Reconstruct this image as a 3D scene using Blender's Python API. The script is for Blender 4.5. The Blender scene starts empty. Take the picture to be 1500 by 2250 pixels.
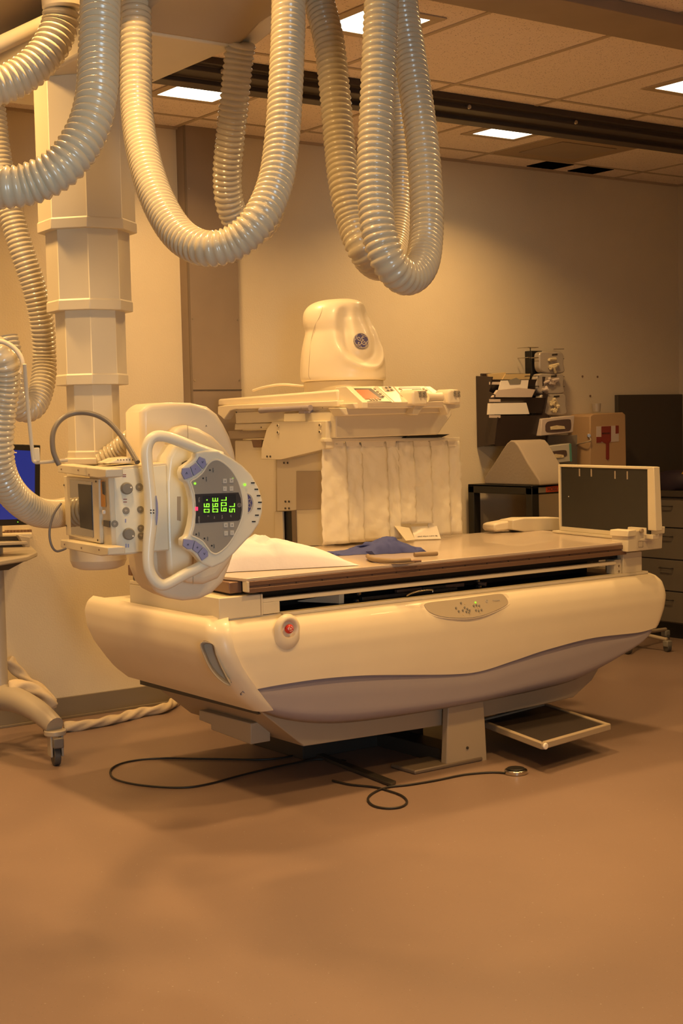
import bpy, bmesh, math, random
from mathutils import Vector, Matrix
random.seed(7)
C = bpy.context.scene.collection
V = Vector

# ---------------------------------------------------------------- camera
F, PITCH, ROLL, YAW, CH = 3172.6, .06071, -.0235, -.62594, 1.40
def _cam():
    c, s = math.cos(YAW), math.sin(YAW); A = Matrix(((c, s, 0), (-s, c, 0), (0, 0, 1)))
    c, s = math.cos(PITCH), math.sin(PITCH); B = Matrix(((1, 0, 0), (0, -s, -c), (0, c, -s)))
    c, s = math.cos(ROLL), math.sin(ROLL); D = Matrix(((c, -s, 0), (s, c, 0), (0, 0, 1)))
    return D @ B @ A
M = _cam(); EYE = V((0, 0, CH))
cd = bpy.data.cameras.new('camera'); co = bpy.data.objects.new('camera', cd); C.objects.link(co)
R = Matrix((M[0], -M[1], -M[2])).transposed().to_4x4()
co.matrix_world = Matrix.Translation(EYE) @ R
cd.sensor_fit = 'VERTICAL'; cd.sensor_height = 36; cd.lens = 36 * F / 2250
cd.clip_start = .05; cd.clip_end = 60
bpy.context.scene.camera = co
# sight lines of the photograph met with a real surface: gives the place of a traced corner
def ray(px, py): return (M.transposed() @ V(((px - 750) / F, (py - 1125) / F, 1)))
def PL(px, py, p, n):
    d = ray(px, py); return EYE + d * ((V(p) - EYE).dot(V(n)) / d.dot(V(n)))
def PX(px, py, x): return PL(px, py, (x, 0, 0), (1, 0, 0))
def PY(px, py, y): return PL(px, py, (0, y, 0), (0, 1, 0))
def PZ(px, py, z): return PL(px, py, (0, 0, z), (0, 0, 1))
def PD(px, py, d): return EYE + ray(px, py) * d

# ---------------------------------------------------------------- materials
def mat(name, col, rough=.5, metal=0., spec=.5, var=0., vscale=8., bump=0., bscale=60., emit=None, es=0., coat=0., speck=None):
    m = bpy.data.materials.new(name); m.use_nodes = True; n = m.node_tree.nodes; l = m.node_tree.links
    b = n['Principled BSDF']; b.inputs['Base Color'].default_value = (*col, 1)
    b.inputs['Roughness'].default_value = rough; b.inputs['Metallic'].default_value = metal
    b.inputs['Specular IOR Level'].default_value = spec; b.inputs['Coat Weight'].default_value = coat
    tc = n.new('ShaderNodeTexCoord')
    nz = n.new('ShaderNodeTexNoise'); nz.inputs['Scale'].default_value = vscale; nz.inputs['Detail'].default_value = 6
    l.new(tc.outputs['Object'], nz.inputs['Vector'])
    mx = n.new('ShaderNodeMix'); mx.data_type = 'RGBA'
    v = var if var else .03
    mx.inputs[6].default_value = (*[c * (1 - v) for c in col], 1); mx.inputs[7].default_value = (*[min(1, c * (1 + v)) for c in col], 1)
    l.new(nz.outputs['Fac'], mx.inputs[0]); out = mx.outputs[2]
    if speck:
        for (sc, th, cc) in speck:
            vo = n.new('ShaderNodeTexVoronoi'); vo.inputs['Scale'].default_value = sc
            l.new(tc.outputs['Object'], vo.inputs['Vector'])
            r = n.new('ShaderNodeMath'); r.operation = 'LESS_THAN'; r.inputs[1].default_value = th
            l.new(vo.outputs['Distance'], r.inputs[0])
            m2 = n.new('ShaderNodeMix'); m2.data_type = 'RGBA'; l.new(r.outputs[0], m2.inputs[0]); l.new(out, m2.inputs[6])
            m2.inputs[7].default_value = (*cc, 1); out = m2.outputs[2]
    l.new(out, b.inputs['Base Color'])
    if bump:
        n2 = n.new('ShaderNodeTexNoise'); n2.inputs['Scale'].default_value = bscale; n2.inputs['Detail'].default_value = 5
        l.new(tc.outputs['Object'], n2.inputs['Vector'])
        bp = n.new('ShaderNodeBump'); bp.inputs['Strength'].default_value = bump; bp.inputs['Distance'].default_value = .01
        l.new(n2.outputs['Fac'], bp.inputs['Height']); l.new(bp.outputs[0], b.inputs['Normal'])
    if emit:
        b.inputs['Emission Color'].default_value = (*emit, 1); b.inputs['Emission Strength'].default_value = es
    return m
W_ = dict(
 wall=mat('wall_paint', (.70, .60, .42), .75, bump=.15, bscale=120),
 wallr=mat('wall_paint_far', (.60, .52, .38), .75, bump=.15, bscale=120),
 ceil=mat('ceiling_tile', (.80, .68, .56), .9, bump=.5, bscale=150, var=.06, vscale=30, speck=[(70, .20, (.42, .33, .25))]),
 grid=mat('ceiling_grid', (.42, .33, .22), .6),
 floor=mat('vinyl_floor', (.25, .172, .135), .40, spec=.4, var=.10, vscale=2.2, speck=[(45, .10, (.21, .155, .125)), (23, .05, (.40, .33, .28)), (60, .08, (.32, .25, .21))]),
 base=mat('baseboard', (.20, .16, .11), .55),
 steel=mat('painted_steel', (.32, .25, .19), .45, metal=.35, var=.12, vscale=5),
 steeld=mat('painted_steel_edge', (.22, .17, .125), .5, metal=.35),
 screw=mat('screw_metal', (.55, .5, .42), .3, metal=.9),
 rail=mat('dark_rail', (.055, .042, .035), .45, metal=.3),
 beam=mat('ceiling_beam', (.29, .22, .155), .6, var=.14, vscale=5),
 vblack=mat('void_black', (.004, .003, .003), 1, spec=0),
 cream=mat('cream_plastic', (.80, .70, .51), .38, coat=.1),
 cream2=mat('cream_enamel', (.70, .62, .45), .42),
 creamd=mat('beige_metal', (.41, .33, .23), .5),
 grey=mat('grey_lilac_plastic', (.33, .29, .31), .45),
 brown=mat('brown_rail', (.21, .125, .085), .38, metal=.3, var=.1, vscale=12),
 top=mat('tabletop_laminate', (.55, .45, .35), .22, spec=.5, coat=.25, bump=.03),
 black=mat('black_metal', (.012, .011, .01), .45),
 black2=mat('black_plate', (.022, .02, .017), .5, var=.2, vscale=15),
 dark=mat('dark_metal', (.07, .06, .05), .4, metal=.4),
 chrome=mat('chrome', (.6, .57, .5), .22, metal=1),
 panel=mat('taupe_panel', (.42, .35, .25), .5),
 console=mat('console_shell', (.80, .77, .62), .35, coat=.2),
 handle=mat('console_handle', (.82, .79, .64), .35, coat=.2),
 face=mat('console_face', (.35, .32, .26), .45),
 disp=mat('display_dark', (.045, .042, .045), .3),
 led=mat('led_green', (.1, .8, .05), .4, emit=(.42, 1, .04), es=1.2),
 ledr=mat('led_red', (.8, .02, .05), .4, emit=(1, .03, .08), es=2.5),
 blueb=mat('blue_button', (.27, .29, .52), .45),
 white=mat('white_button', (.62, .6, .52), .45),
 ink=mat('dark_ink', (.03, .03, .035), .5),
 pale=mat('pale_ink', (.45, .42, .38), .5),
 blue=mat('emblem_blue', (.10, .09, .22), .4),
 silver=mat('emblem_silver', (.52, .46, .38), .5),
 hose=mat('hose_vinyl', (.60, .53, .38), .25, spec=.6, coat=.3),
 cable=mat('grey_cable', (.16, .14, .12), .4),
 cord=mat('black_cord', (.02, .016, .013), .5),
 knob=mat('knob_grey', (.20, .19, .165), .4),
 badge=mat('badge_grey', (.24, .22, .18), .5),
 glass=mat('collimator_glass', (.05, .04, .03), .05, spec=.8, coat=.6),
 frosted=mat('collimator_inner', (.18, .14, .10), .25),
 yellow=mat('warning_yellow', (.75, .34, .03), .5),
 red=mat('red_plastic', (.62, .03, .02), .3, coat=.4),
 screen=mat('blue_screen', (.01, .01, .05), .3, emit=(.012, .028, .22), es=1.0),
 amber=mat('amber_lcd', (.42, .12, .03), .35, emit=(.5, .12, .02), es=.25),
 amber2=mat('pale_lcd', (.62, .42, .24), .35),
 drape=mat('lead_vinyl', (.80, .73, .56), .5, bump=.25, bscale=18, var=.05),
 paper=mat('white_paper', (.86, .80, .70), .7, bump=.1, bscale=30),
 pillow=mat('pillow_paper', (.69, .67, .71), .75, bump=.3, bscale=14),
 cloth=mat('blue_cloth', (.055, .07, .24), .8, bump=.3, bscale=40),
 tan=mat('tan_tube', (.24, .17, .10), .5),
 foam=mat('grey_foam', (.30, .25, .20), .75, bump=.1, bscale=60),
 sharps=mat('sharps_tan', (.48, .31, .16), .55),
 redl=mat('red_label', (.24, .03, .02), .5),
 rack=mat('brown_rack', (.045, .03, .025), .35),
 folder=mat('manila', (.62, .46, .22), .7),
 bag=mat('glove_bag', (.42, .36, .29), .25, spec=.7),
 glove=mat('cream_glove', (.72, .60, .36), .6, bump=.4, bscale=80),
 box=mat('glove_carton', (.60, .50, .42), .6),
 boxw=mat('glove_carton_white', (.55, .52, .44), .6),
 teal=mat('carton_teal', (.10, .30, .25), .6),
 hole=mat('carton_hole', (.10, .06, .05), .8),
 orange=mat('red_label_strip', (.55, .08, .03), .5),
 cab=mat('cabinet_taupe', (.145, .12, .09), .6),
 tile=mat('vent_tile', (.34, .25, .165), .7, bump=.4, bscale=90),
 tube=mat('grey_stand', (.44, .38, .29), .4, metal=.1),
 wrap=mat('cable_wrap', (.62, .50, .33), .65, bump=.3, bscale=25),
 rubber=mat('caster_rubber', (.075, .068, .06), .5),
 bag_y=mat('yellow_bag', (.55, .30, .03), .5),
 purple=mat('dark_purple', (.03, .018, .03), .6),
 slate=mat('dark_board', (.055, .042, .03), .6),
 lamp=mat('lamp_lens', (.9, .85, .75), .5, emit=(1, .86, .62), es=9),
)
m_ = W_

# ---------------------------------------------------------------- object helpers
MW = {}   # world matrix of every thing
def thing(name, label, cat, loc=(0, 0, 0), rz=0., group=None):
    o = bpy.data.objects.new(name, None); C.objects.link(o); o.empty_display_size = .1
    o.location = loc; o.rotation_euler = (0, 0, rz); o['label'] = label; o['category'] = cat
    if group: o['group'] = group
    MW[o.name] = Matrix.Translation(V(loc)) @ Matrix.Rotation(rz, 4, 'Z')
    return o
def tag(o, label, cat, group=None, kind=None):
    o['label'] = label; o['category'] = cat
    if group: o['group'] = group
    if kind: o['kind'] = kind
    return o
def lab(o, s): o['label'] = s; return o
def link(name, bm, m, parent=None, bev=0., seg=2, smooth=True, ang=35):
    me = bpy.data.meshes.new(name)
    bmesh.ops.recalc_face_normals(bm, faces=bm.faces[:]); bm.to_mesh(me); bm.free()
    ms = m if isinstance(m, (list, tuple)) else [m]
    for k in ms: me.materials.append(m_[k] if isinstance(k, str) else k)
    o = bpy.data.objects.new(name, me); C.objects.link(o)
    if parent is not None:
        mw = MW[parent.name]; me.transform(mw.inverted()); o.parent = parent; MW[o.name] = mw
    else:
        bb = [v.co for v in me.vertices]
        c = V(((min(v.x for v in bb) + max(v.x for v in bb)) / 2, (min(v.y for v in bb) + max(v.y for v in bb)) / 2, min(v.z for v in bb)))
        me.transform(Matrix.Translation(-c)); o.location = c; MW[o.name] = Matrix.Translation(c)
    if smooth:
        for p in me.polygons: p.use_smooth = True
        me.set_sharp_from_angle(angle=math.radians(ang))
    if bev:
        md = o.modifiers.new('bevel', 'BEVEL'); md.width = bev; md.segments = seg; md.limit_method = 'ANGLE'; md.angle_limit = math.radians(40)
    return o
def a_box(bm, x0, x1, y0, y1, z0, z1, T=None, mi=0):
    vs = [bm.verts.new(V((x, y, z)) if T is None else T @ V((x, y, z))) for x in (x0, x1) for y in (y0, y1) for z in (z0, z1)]
    for f in ((0, 1, 3, 2), (4, 6, 7, 5), (0, 4, 5, 1), (2, 3, 7, 6), (0, 2, 6, 4), (1, 5, 7, 3)):
        bm.faces.new([vs[i] for i in f]).material_index = mi
def box(name, x0, x1, y0, y1, z0, z1, m, parent=None, bev=.003, T=None, **k):
    bm = bmesh.new(); a_box(bm, x0, x1, y0, y1, z0, z1, T); return link(name, bm, m, parent, bev, **k)
def a_prism(bm, pts, ext, mi=0):
    ext = V(ext); a = [bm.verts.new(V(p)) for p in pts]; b = [bm.verts.new(V(p) + ext) for p in pts]; n = len(pts)
    bm.faces.new(a).material_index = mi; bm.faces.new(b[::-1]).material_index = mi
    for i in range(n): bm.faces.new([a[i], b[i], b[(i + 1) % n], a[(i + 1) % n]]).material_index = mi
def prism(name, pts, ext, m, parent=None, bev=.003, **k):
    bm = bmesh.new(); a_prism(bm, pts, ext); return link(name, bm, m, parent, bev, **k)
def catmull(P, n=8, closed=False, cyc=None):
    P = [V(p) for p in P]; out = []; N = len(P)
    rng = range(N) if closed else range(N - 1)
    for i in rng:
        if closed: a, b, c, d = P[(i - 1) % N], P[i], P[(i + 1) % N], P[(i + 2) % N]
        else: a, b, c, d = P[max(i - 1, 0)], P[i], P[i + 1], P[min(i + 2, N - 1)]
        for k in range(n):
            t = k / n
            out.append(.5 * ((2 * b) + (c - a) * t + (2 * a - 5 * b + 4 * c - d) * t * t + (3 * b - 3 * c + d - a) * t ** 3))
    if not closed: out.append(P[-1])
    return out
def resample(P, step):
    out = [P[0]]; acc = 0; pos = 0; L = [0]
    for a, b in zip(P, P[1:]): L.append(L[-1] + (b - a).length)
    n = max(2, int(L[-1] / step)); j = 0
    for i in range(1, n + 1):
        s = L[-1] * i / n
        while j < len(L) - 2 and L[j + 1] < s: j += 1
        t = (s - L[j]) / max(1e-9, L[j + 1] - L[j]); out.append(P[j].lerp(P[j + 1], min(1, t)))
    return out
def a_tube(bm, P, r, seg=12, cap=True, flat=1., mi=0):
    rf = r if callable(r) else (lambda i, n: r); n = len(P); rings = []
    t0 = (P[1] - P[0]).normalized(); up = V((0, 0, 1)) if abs(t0.z) < .9 else V((1, 0, 0))
    u = (up - t0 * up.dot(t0)).normalized()
    for i in range(n):
        t = (P[min(i + 1, n - 1)] - P[max(i - 1, 0)]).normalized()
        u = (u - t * u.dot(t)).normalized(); w = t.cross(u); rr = rf(i, n)
        rings.append([bm.verts.new(P[i] + (u * math.cos(a) * flat + w * math.sin(a)) * rr) for a in (2 * math.pi * k / seg for k in range(seg))])
    for A, B in zip(rings, rings[1:]):
        for k in range(seg): bm.faces.new([A[k], A[(k + 1) % seg], B[(k + 1) % seg], B[k]]).material_index = mi
    if cap: bm.faces.new(rings[0][::-1]).material_index = mi; bm.faces.new(rings[-1]).material_index = mi
def tube(name, P, r, m, parent=None, seg=12, n=8, smooth=True, flat=1.):
    bm = bmesh.new(); P = [V(p) for p in P]
    if n > 1 and len(P) > 2: P = catmull(P, n)
    a_tube(bm, P, r, seg, flat=flat); return link(name, bm, m, parent, smooth=smooth, ang=50)
def a_cyl(bm, c, axis, r, h, seg=24, r2=None, mi=0):
    c = V(c); ax = V(axis).normalized(); up = V((0, 0, 1)) if abs(ax.z) < .9 else V((1, 0, 0))
    u = (up - ax * up.dot(ax)).normalized(); w = ax.cross(u); r2 = r if r2 is None else r2
    A = [bm.verts.new(c + (u * math.cos(2 * math.pi * k / seg) + w * math.sin(2 * math.pi * k / seg)) * r) for k in range(seg)]
    B = [bm.verts.new(c + ax * h + (u * math.cos(2 * math.pi * k / seg) + w * math.sin(2 * math.pi * k / seg)) * r2) for k in range(seg)]
    for k in range(seg): bm.faces.new([A[k], A[(k + 1) % seg], B[(k + 1) % seg], B[k]]).material_index = mi
    bm.faces.new(A[::-1]).material_index = mi; bm.faces.new(B).material_index = mi
def cyl(name, c, axis, r, h, m, parent=None, bev=0., seg=24, r2=None, **k):
    bm = bmesh.new(); a_cyl(bm, c, axis, r, h, seg, r2); return link(name, bm, m, parent, bev, **k)
def a_loft(bm, rings, cap=True, mi=0):
    R_ = [[bm.verts.new(V(p)) for p in r] for r in rings]; n = len(R_[0])
    for A, B in zip(R_, R_[1:]):
        for k in range(n): bm.faces.new([A[k], A[(k + 1) % n], B[(k + 1) % n], B[k]]).material_index = mi
    if cap: bm.faces.new(R_[0][::-1]).material_index = mi; bm.faces.new(R_[-1]).material_index = mi
    return R_
def struct(o): o['kind'] = 'structure'; return o
def text_mesh(s, size):
    cu = bpy.data.curves.new('t', 'FONT'); cu.body = s; cu.size = size; cu.align_x = 'CENTER'; cu.align_y = 'CENTER'; cu.extrude = .0004
    o = bpy.data.objects.new('t', cu); C.objects.link(o); dg = bpy.context.evaluated_depsgraph_get()
    me = bpy.data.meshes.new_from_object(o.evaluated_get(dg)); bpy.data.objects.remove(o); bpy.data.curves.remove(cu)
    return me
def text(name, s, size, c, right, up, m, parent):
    me = text_mesh(s, size); r = V(right).normalized(); u = V(up); u = (u - r * u.dot(r)).normalized(); n = r.cross(u)
    T = Matrix((r, u, n)).transposed().to_4x4(); T.translation = V(c); me.transform(T)
    bm = bmesh.new(); bm.from_mesh(me); bpy.data.meshes.remove(me)
    return link(name, bm, m, parent, smooth=False)

# ================================================================ THE ROOM
WX0, WX1, WY0, WY1, H = -1.3, 7.45, -1.3, 6.456, 2.915
struct(box('floor', WX0 - .1, WX1 + .1, WY0 - 1.5, WY1 + .1, -.1, 0, 'floor', bev=0))
struct(box('wall_back', WX0, WX1 + .1, WY1, WY1 + .1, 0, H, 'wall', bev=0))
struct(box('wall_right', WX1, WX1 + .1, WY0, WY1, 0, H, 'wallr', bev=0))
struct(box('wall_left', WX0 - .1, WX0, WY0, WY1 + .1, 0, H, 'wall', bev=0))
bm = bmesh.new(); a_box(bm, WX0 - .1, -.75, WY0 - .1, WY0, 0, H); a_box(bm, .75, WX1 + .1, WY0 - .1, WY0, 0, H); a_box(bm, -.75, .75, WY0 - .1, WY0, 2.1, H)  # front wall; its door opening is invented to let the cool fill in
struct(link('wall_front', bm, 'wall', smooth=False))
struct(box('ceiling', WX0 - .1, WX1 + .1, WY0 - .1, WY1 + .1, H, H + .1, 'ceil', bev=0))
bm = bmesh.new()
gx = [3.68 + .633 * k for k in range(-6, 6)]; gy = [5.02 + .595 * 2 * k for k in range(-5, 2)]
for x in gx:
    if x < WX1 - .05: a_box(bm, x - .011, x + .011, WY0, WY1, H - .004, H + .001)
for y in gy:
    if y < WY1: a_box(bm, WX0, WX1, y - .011, y + .011, H - .0035, H + .001)
struct(link('trim_1', bm, 'grid', smooth=False))
struct(box('trim_2', WX0, WX1, WY1 - .022, WY1, H - .012, H, 'grid', bev=0))
struct(box('trim_3', WX1 - .022, WX1, WY0, WY1 - .022, H - .012, H, 'grid', bev=0))
struct(box('baseboard_back', WX0, 3.60, WY1 - .012, WY1, 0, .104, 'base', bev=.002))
struct(box('baseboard_right', WX1 - .012, WX1, WY0, 3, 0, .104, 'base', bev=.002))
struct(box('baseboard_edge', WX0, 3.60, WY1 - .022, WY1 - .012, 0, .012, 'base', bev=.002))
bpy.data.objects['baseboard_edge'].name = 'trim_4'
# overhead beam (near) and dark crane rail (far)
b0 = [PZ(1043, 3, H).y, 3.74]
bm = bmesh.new(); a_box(bm, WX0, WX1, 3.715, 3.965, H - .045, H)
tag(link('ceiling_beam', bm, 'beam', bev=.003), 'scuffed brown beam running under the ceiling tiles nearest the camera, top right corner', 'beam')
t = thing('crane_rail', 'dark metal rail running along the ceiling in front of the back wall', 'rail', (3, 5.35, H - .08))
bm = bmesh.new(); a_prism(bm, [(WX0, y, z) for y, z in ((5.16, H), (5.16, H - .03), (5.20, H - .03), (5.20, H - .055), (5.31, H - .055), (5.31, H - .078), (5.40, H - .078), (5.40, H))], (WX1 - WX0, 0, 0))
link('channel', bm, 'rail', t, bev=.004)
lab(box('flange', WX0, WX1, 5.40, 5.50, H - .05, H - .044, 'beam', t, bev=.002), 'brown lower flange of the rail')
for x in (3.2, 4.55, 5.25, 6.1, 6.7, 7.2): lab(cyl('bolt', (x, 5.20, H - .043), (0, -1, 0), .010, .008, 'screw', t), 'small bright bolt')

# ceiling lights
lights = [(3.40, 5.71, 'square ceiling light left of the ribbed hoses, nearest the steel wall duct'),
          (5.26, 5.675, 'square ceiling light beyond the dark rail, beside the brown vent tile'),
          (3.405, 4.41, 'square ceiling light half hidden behind the hanging hoses at the top of the photo'),
          (5.31, 4.46, 'square ceiling light cut by the right edge of the photo')]
hidden = [(1.5, 5.7), (1.5, 4.41), (1.5, 3.1), (3.4, 3.1), (5.3, 3.1), (3.4, 1.8), (1.5, 1.8), (5.3, 1.8), (-.3, 3.1), (-.3, 4.41)]
def make_light():
    t = thing('ceiling_light', 'x', 'light', (0, 0, H), group='square recessed ceiling lights')
    bm = bmesh.new(); a, b, z0, z1 = .145, .19, H - .006, H - .001
    for q in ((-b, b, -b, -a), (-b, b, a, b), (-b, -a, -a, a), (a, b, -a, a)): a_box(bm, *q, z0, z1)
    link('frame', bm, 'grid', t, bev=.001)
    link('lens', (lambda b_: (a_box(b_, -a, a, -a, a, H - .004, H - .001), b_)[1])(bmesh.new()), 'lamp', t)
    return t
L0 = make_light()
def dup(r, loc, label):
    o = r.copy(); C.objects.link(o); o.location = loc; o['label'] = label
    for ch in list(r.children):
        c = ch.copy(); C.objects.link(c); c.parent = o
        for g in ch.children: d = g.copy(); C.objects.link(d); d.parent = c
    return o
for i, (x, y, s) in enumerate(lights):
    if i: dup(L0, (x, y, H), s)
L0.location = (lights[0][0], lights[0][1], H); L0['label'] = lights[0][2]
POW = {0: 18, 1: 22, 2: 25, 3: 10}
def area(name, loc, size, power, col, spread=math.pi, rot=(0, 0, 0), sy=None):
    ld = bpy.data.lights.new(name, 'AREA'); ld.size = size; ld.energy = power; ld.color = col; ld.spread = spread
    if sy: ld.shape = 'RECTANGLE'; ld.size_y = sy
    lo = bpy.data.objects.new(name, ld); C.objects.link(lo); lo.location = loc; lo.rotation_euler = rot; return lo
WARM = (1, .58, .205)
for i, (x, y, s) in enumerate(lights): area('lamp_light', (x, y, H - .012), .17, POW[i], WARM, math.radians(135))
HP = {(1.5, 5.7): 24, (1.5, 4.41): 21, (1.5, 3.1): 20, (3.4, 3.1): 26, (5.3, 3.1): 12, (3.4, 1.8): 26, (1.5, 1.8): 9, (5.3, 1.8): 7, (-.3, 3.1): 5, (-.3, 4.41): 10}
for (x, y) in hidden: area('lamp_light', (x, y, H - .012), .17, HP[(x, y)], WARM, math.radians(135))
# cool fill added behind the camera, shining in through an invented door opening
area('doorway_daylight', (0, WY0 - 1.2, 1.25), 1.4, 105, (.66, .86, 1), math.radians(150), (math.radians(90), 0, 0), 1.9)
struct(box('wall_corridor', -2, 2, WY0 - 1.6, WY0 - 1.5, 0, H, 'wall', bev=0)); bpy.data.objects['wall_corridor'].name = 'wall_far'

# ceiling vents
def tracedz(name, px, z, th, m, lbl, cat, grp=None):
    o = prism(name, [PZ(a, b, z) for a, b in px], (0, 0, th), m, bev=.001); tag(o, lbl, cat, grp); return o
t = thing('ceiling_vent', 'brown perforated vent tile set in the ceiling beside the small bright light', 'vent', (5.88, 5.89, H))
box('frame', 5.58, 6.20, 5.62, 6.17, H - .008, H - .001, 'tile', t, bev=.002)
box('inner_plate', 5.68, 6.10, 5.72, 6.07, H - .012, H - .008, 'beam', t, bev=.002)
for x0, s in ((6.05, 'black square hole in the ceiling by the back wall, left one of the pair'), (6.39, 'black square hole in the ceiling by the back wall, right one of the pair')):
    tag(box('ceiling_opening', x0, x0 + .215, 6.22, 6.40, H - .006, H - .001, 'vblack', bev=0), s, 'vent', 'black openings by the back wall')

# steel wall duct
t = thing('wall_duct', 'tall brown sheet-steel duct cover running up the back wall behind the machine', 'duct', (3.84, 6.40, 0))
box('cover', 3.69, 3.995, 6.385, WY1, 0, H, 'steel', t, bev=.002)
box('side_strip', 3.690, 3.700, 6.375, 6.385, 0, H, 'steeld', t, bev=0)
box('seam', 3.70, 3.995, 6.382, 6.385, 1.588, 1.592, 'dark', t, bev=0)
for z in (1.2, 1.52, 1.64, 1.95, 2.25, 2.6):
    for x in (3.715, 3.982): cyl('screw', (x, 6.385, z), (0, -1, 0), .004, .003, 'screw', t, seg=8)

# ================================================================ RADIOGRAPHY TABLE
TB = thing('radiography_table', 'long cream x-ray table with curved hull body, grey lower panel and brown-edged top', 'x-ray table', (3.8, 4.9, 0))
ZR = .705
# end profile: x inset against height
def xl(z):
    pts = [(.705, .035), (.69, .012), (.66, .0), (.60, .008), (.54, .035), (.47, .085), (.42, .125), (.37, .185), (.33, .24), (.2, .4)]
    for (a, u), (b, w) in zip(pts, pts[1:]):
        if z >= b: return 2.615 + u + (w - u) * (a - z) / (a - b) if z < a else 2.615 + pts[0][1]
    return 3.0
def xr(z):
    pts = [(.705, -.07), (.69, -.03), (.66, -.008), (.60, .0), (.54, -.015), (.47, -.05), (.42, -.10), (.37, -.17), (.2, -.5)]
    for (a, u), (b, w) in zip(pts, pts[1:]):
        if z >= b: return 4.99 + u + (w - u) * (a - z) / (a - b) if z < a else 4.99 + pts[0][1]
    return 4.3
def yf(z):
    pts = [(.705, 4.475), (.70, 4.445), (.688, 4.42), (.665, 4.40), (.63, 4.387), (.58, 4.38), (.50, 4.38), (.44, 4.384), (.36, 4.395), (.28, 4.42), (.2, 4.46)]
    for (a, u), (b, w) in zip(pts, pts[1:]):
        if z >= b: return u + (w - u) * (a - z) / (a - b) if z < a else 4.475
    return 4.46
wave = [PY(*p, 4.385) for p in ((533, 1521), (600, 1507), (700, 1492), (800, 1484), (900, 1483), (1000, 1482), (1060, 1475), (1130, 1452), (1200, 1428), (1300, 1402), (1400, 1390), (1434, 1381))]
wave = catmull(wave, 8)
def interp(L, x):
    if x <= L[0].x: return L[0].z
    for a, b in zip(L, L[1:]):
        if x <= b.x: return a.z + (b.z - a.z) * (x - a.x) / (b.x - a.x)
    return L[-1].z
bot = catmull([PY(*p, 4.40) for p in ((533, 1521), (573, 1558), (620, 1580), (700, 1592), (800, 1589), (980, 1562), (1200, 1518), (1300, 1486), (1400, 1424), (1434, 1381))], 8)
YB = 5.42
def shell(levels, zlow_end, zlow_front, ztop, inset=0.):
    """plan curve: back-left -> front-left corner -> front -> right corner -> back-right, swept down"""
    rc = .055; cols = []
    NE, NCn, NF = 14, 8, 90
    for side in ('L', 'c', 'F', 'd', 'R'):
        n = {'L': NE, 'c': NCn, 'F': NF, 'd': NCn, 'R': NE}[side]
        for k in range(n):
            cols.append((side, (k + (.0 if side != 'R' else 1)) / n))
    out = []
    for (sd, t) in cols:
        col = []
        for j in range(levels + 1):
            u = j / levels
            def place(z):
                a, b, f = xl(z) + inset, xr(z) - inset, yf(z) + inset
                if sd == 'L': return V((a, YB + (f + rc - YB) * t, z))
                if sd == 'c': th = math.pi + t * math.pi / 2; return V((a + rc + rc * math.cos(th), f + rc + rc * math.sin(th), z))
                if sd == 'F': return V((a + rc + (b - a - 2 * rc) * t, f, z))
                if sd == 'd': th = 1.5 * math.pi + t * math.pi / 2; return V((b - rc + rc * math.cos(th), f + rc + rc * math.sin(th), z))
                return V((b, f + rc + (YB - f - rc) * t, z))
            # top part finely spaced for the rounded rim
            zl = zlow_end
            if sd in 'cFd':
                zz = .45
                for _ in range(4): zz = zlow_front(place(zz).x)
                if sd == 'c': zl = zlow_end
                elif sd == 'd': zl = zz
                else: zl = zz
            elif sd == 'R': zl = .45
            if u < .35: z = ztop - (ztop - .64) * (u / .35) ** 1.3 if ztop > .65 else ztop
            else: z = .64 + (zl - .64) * (u - .35) / .65 if ztop > .65 else ztop + (zl - ztop) * u
            col.append(place(z))
        out.append(col)
    return out
def grid_mesh(bm, cols, mi=0):
    A = [[bm.verts.new(p) for p in c] for c in cols]
    for a, b in zip(A, A[1:]):
        for k in range(len(a) - 1): bm.faces.new([a[k], b[k], b[k + 1], a[k + 1]]).material_index = mi
def solid(o, th, off=-1):
    md = o.modifiers.new('solid', 'SOLIDIFY'); md.thickness = th; md.offset = off; return o
cols = shell(22, .37, lambda x: interp(wave, x), ZR)
NS = 14 + 8
bm = bmesh.new(); grid_mesh(bm, cols[:NS + 1]); end_cover = link('end_cover', bm, 'cream', TB, ang=60); solid(end_cover, .014)
bm = bmesh.new(); grid_mesh(bm, cols[NS:]); front_cover = link('front_cover', bm, 'cream', TB, ang=60); solid(front_cover, .014)
# grey lower panel, set back under the wavy lip
bm = bmesh.new(); G = []
for i in range(97):
    x = wave[0].x + .004 + (wave[-1].x - wave[0].x - .008) * i / 96
    z1 = interp(wave, x) + .006; z0 = min(interp(bot, x), z1 - .001); c = []
    for j in range(13):
        u = j / 12; z = z1 + (z0 - z1) * u
        e = (i / 96) * (1 - i / 96) * 4
        y = 4.396 + .012 * (1 - min(1, u * 3)) + (.05 * max(0, u - .75) / .25 * max(0, u - .75) / .25) - .006
        c.append(V((x, y, z)))
    G.append(c)
grid_mesh(bm, G); o = solid(link('lower_panel', bm, 'grey', TB, ang=60), .02); lab(o, 'grey-lilac lower panel under the wavy edge')
# deck on top
bm = bmesh.new(); a_prism(bm, [V((2.65, 4.46, ZR - .006)), V((4.92, 4.46, ZR - .006)), V((4.92, YB, ZR - .006)), V((2.65, YB, ZR - .006))], (0, 0, -.03))
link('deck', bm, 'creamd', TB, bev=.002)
box('deck_plate', 2.665, 2.93, 4.452, 5.40, ZR - .008, ZR + .001, 'cream2', TB, bev=.001)
box('deck_gap', 2.656, 2.662, 4.447, 5.41, ZR + .0005, ZR + .006, 'dark', TB, bev=0)  # thin dark strip that draws the shaded gap under the end housing
box('deck_lip', 2.93, 4.90, 4.435, 4.475, ZR - .008, ZR + .004, 'cream2', TB, bev=.002)
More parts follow.
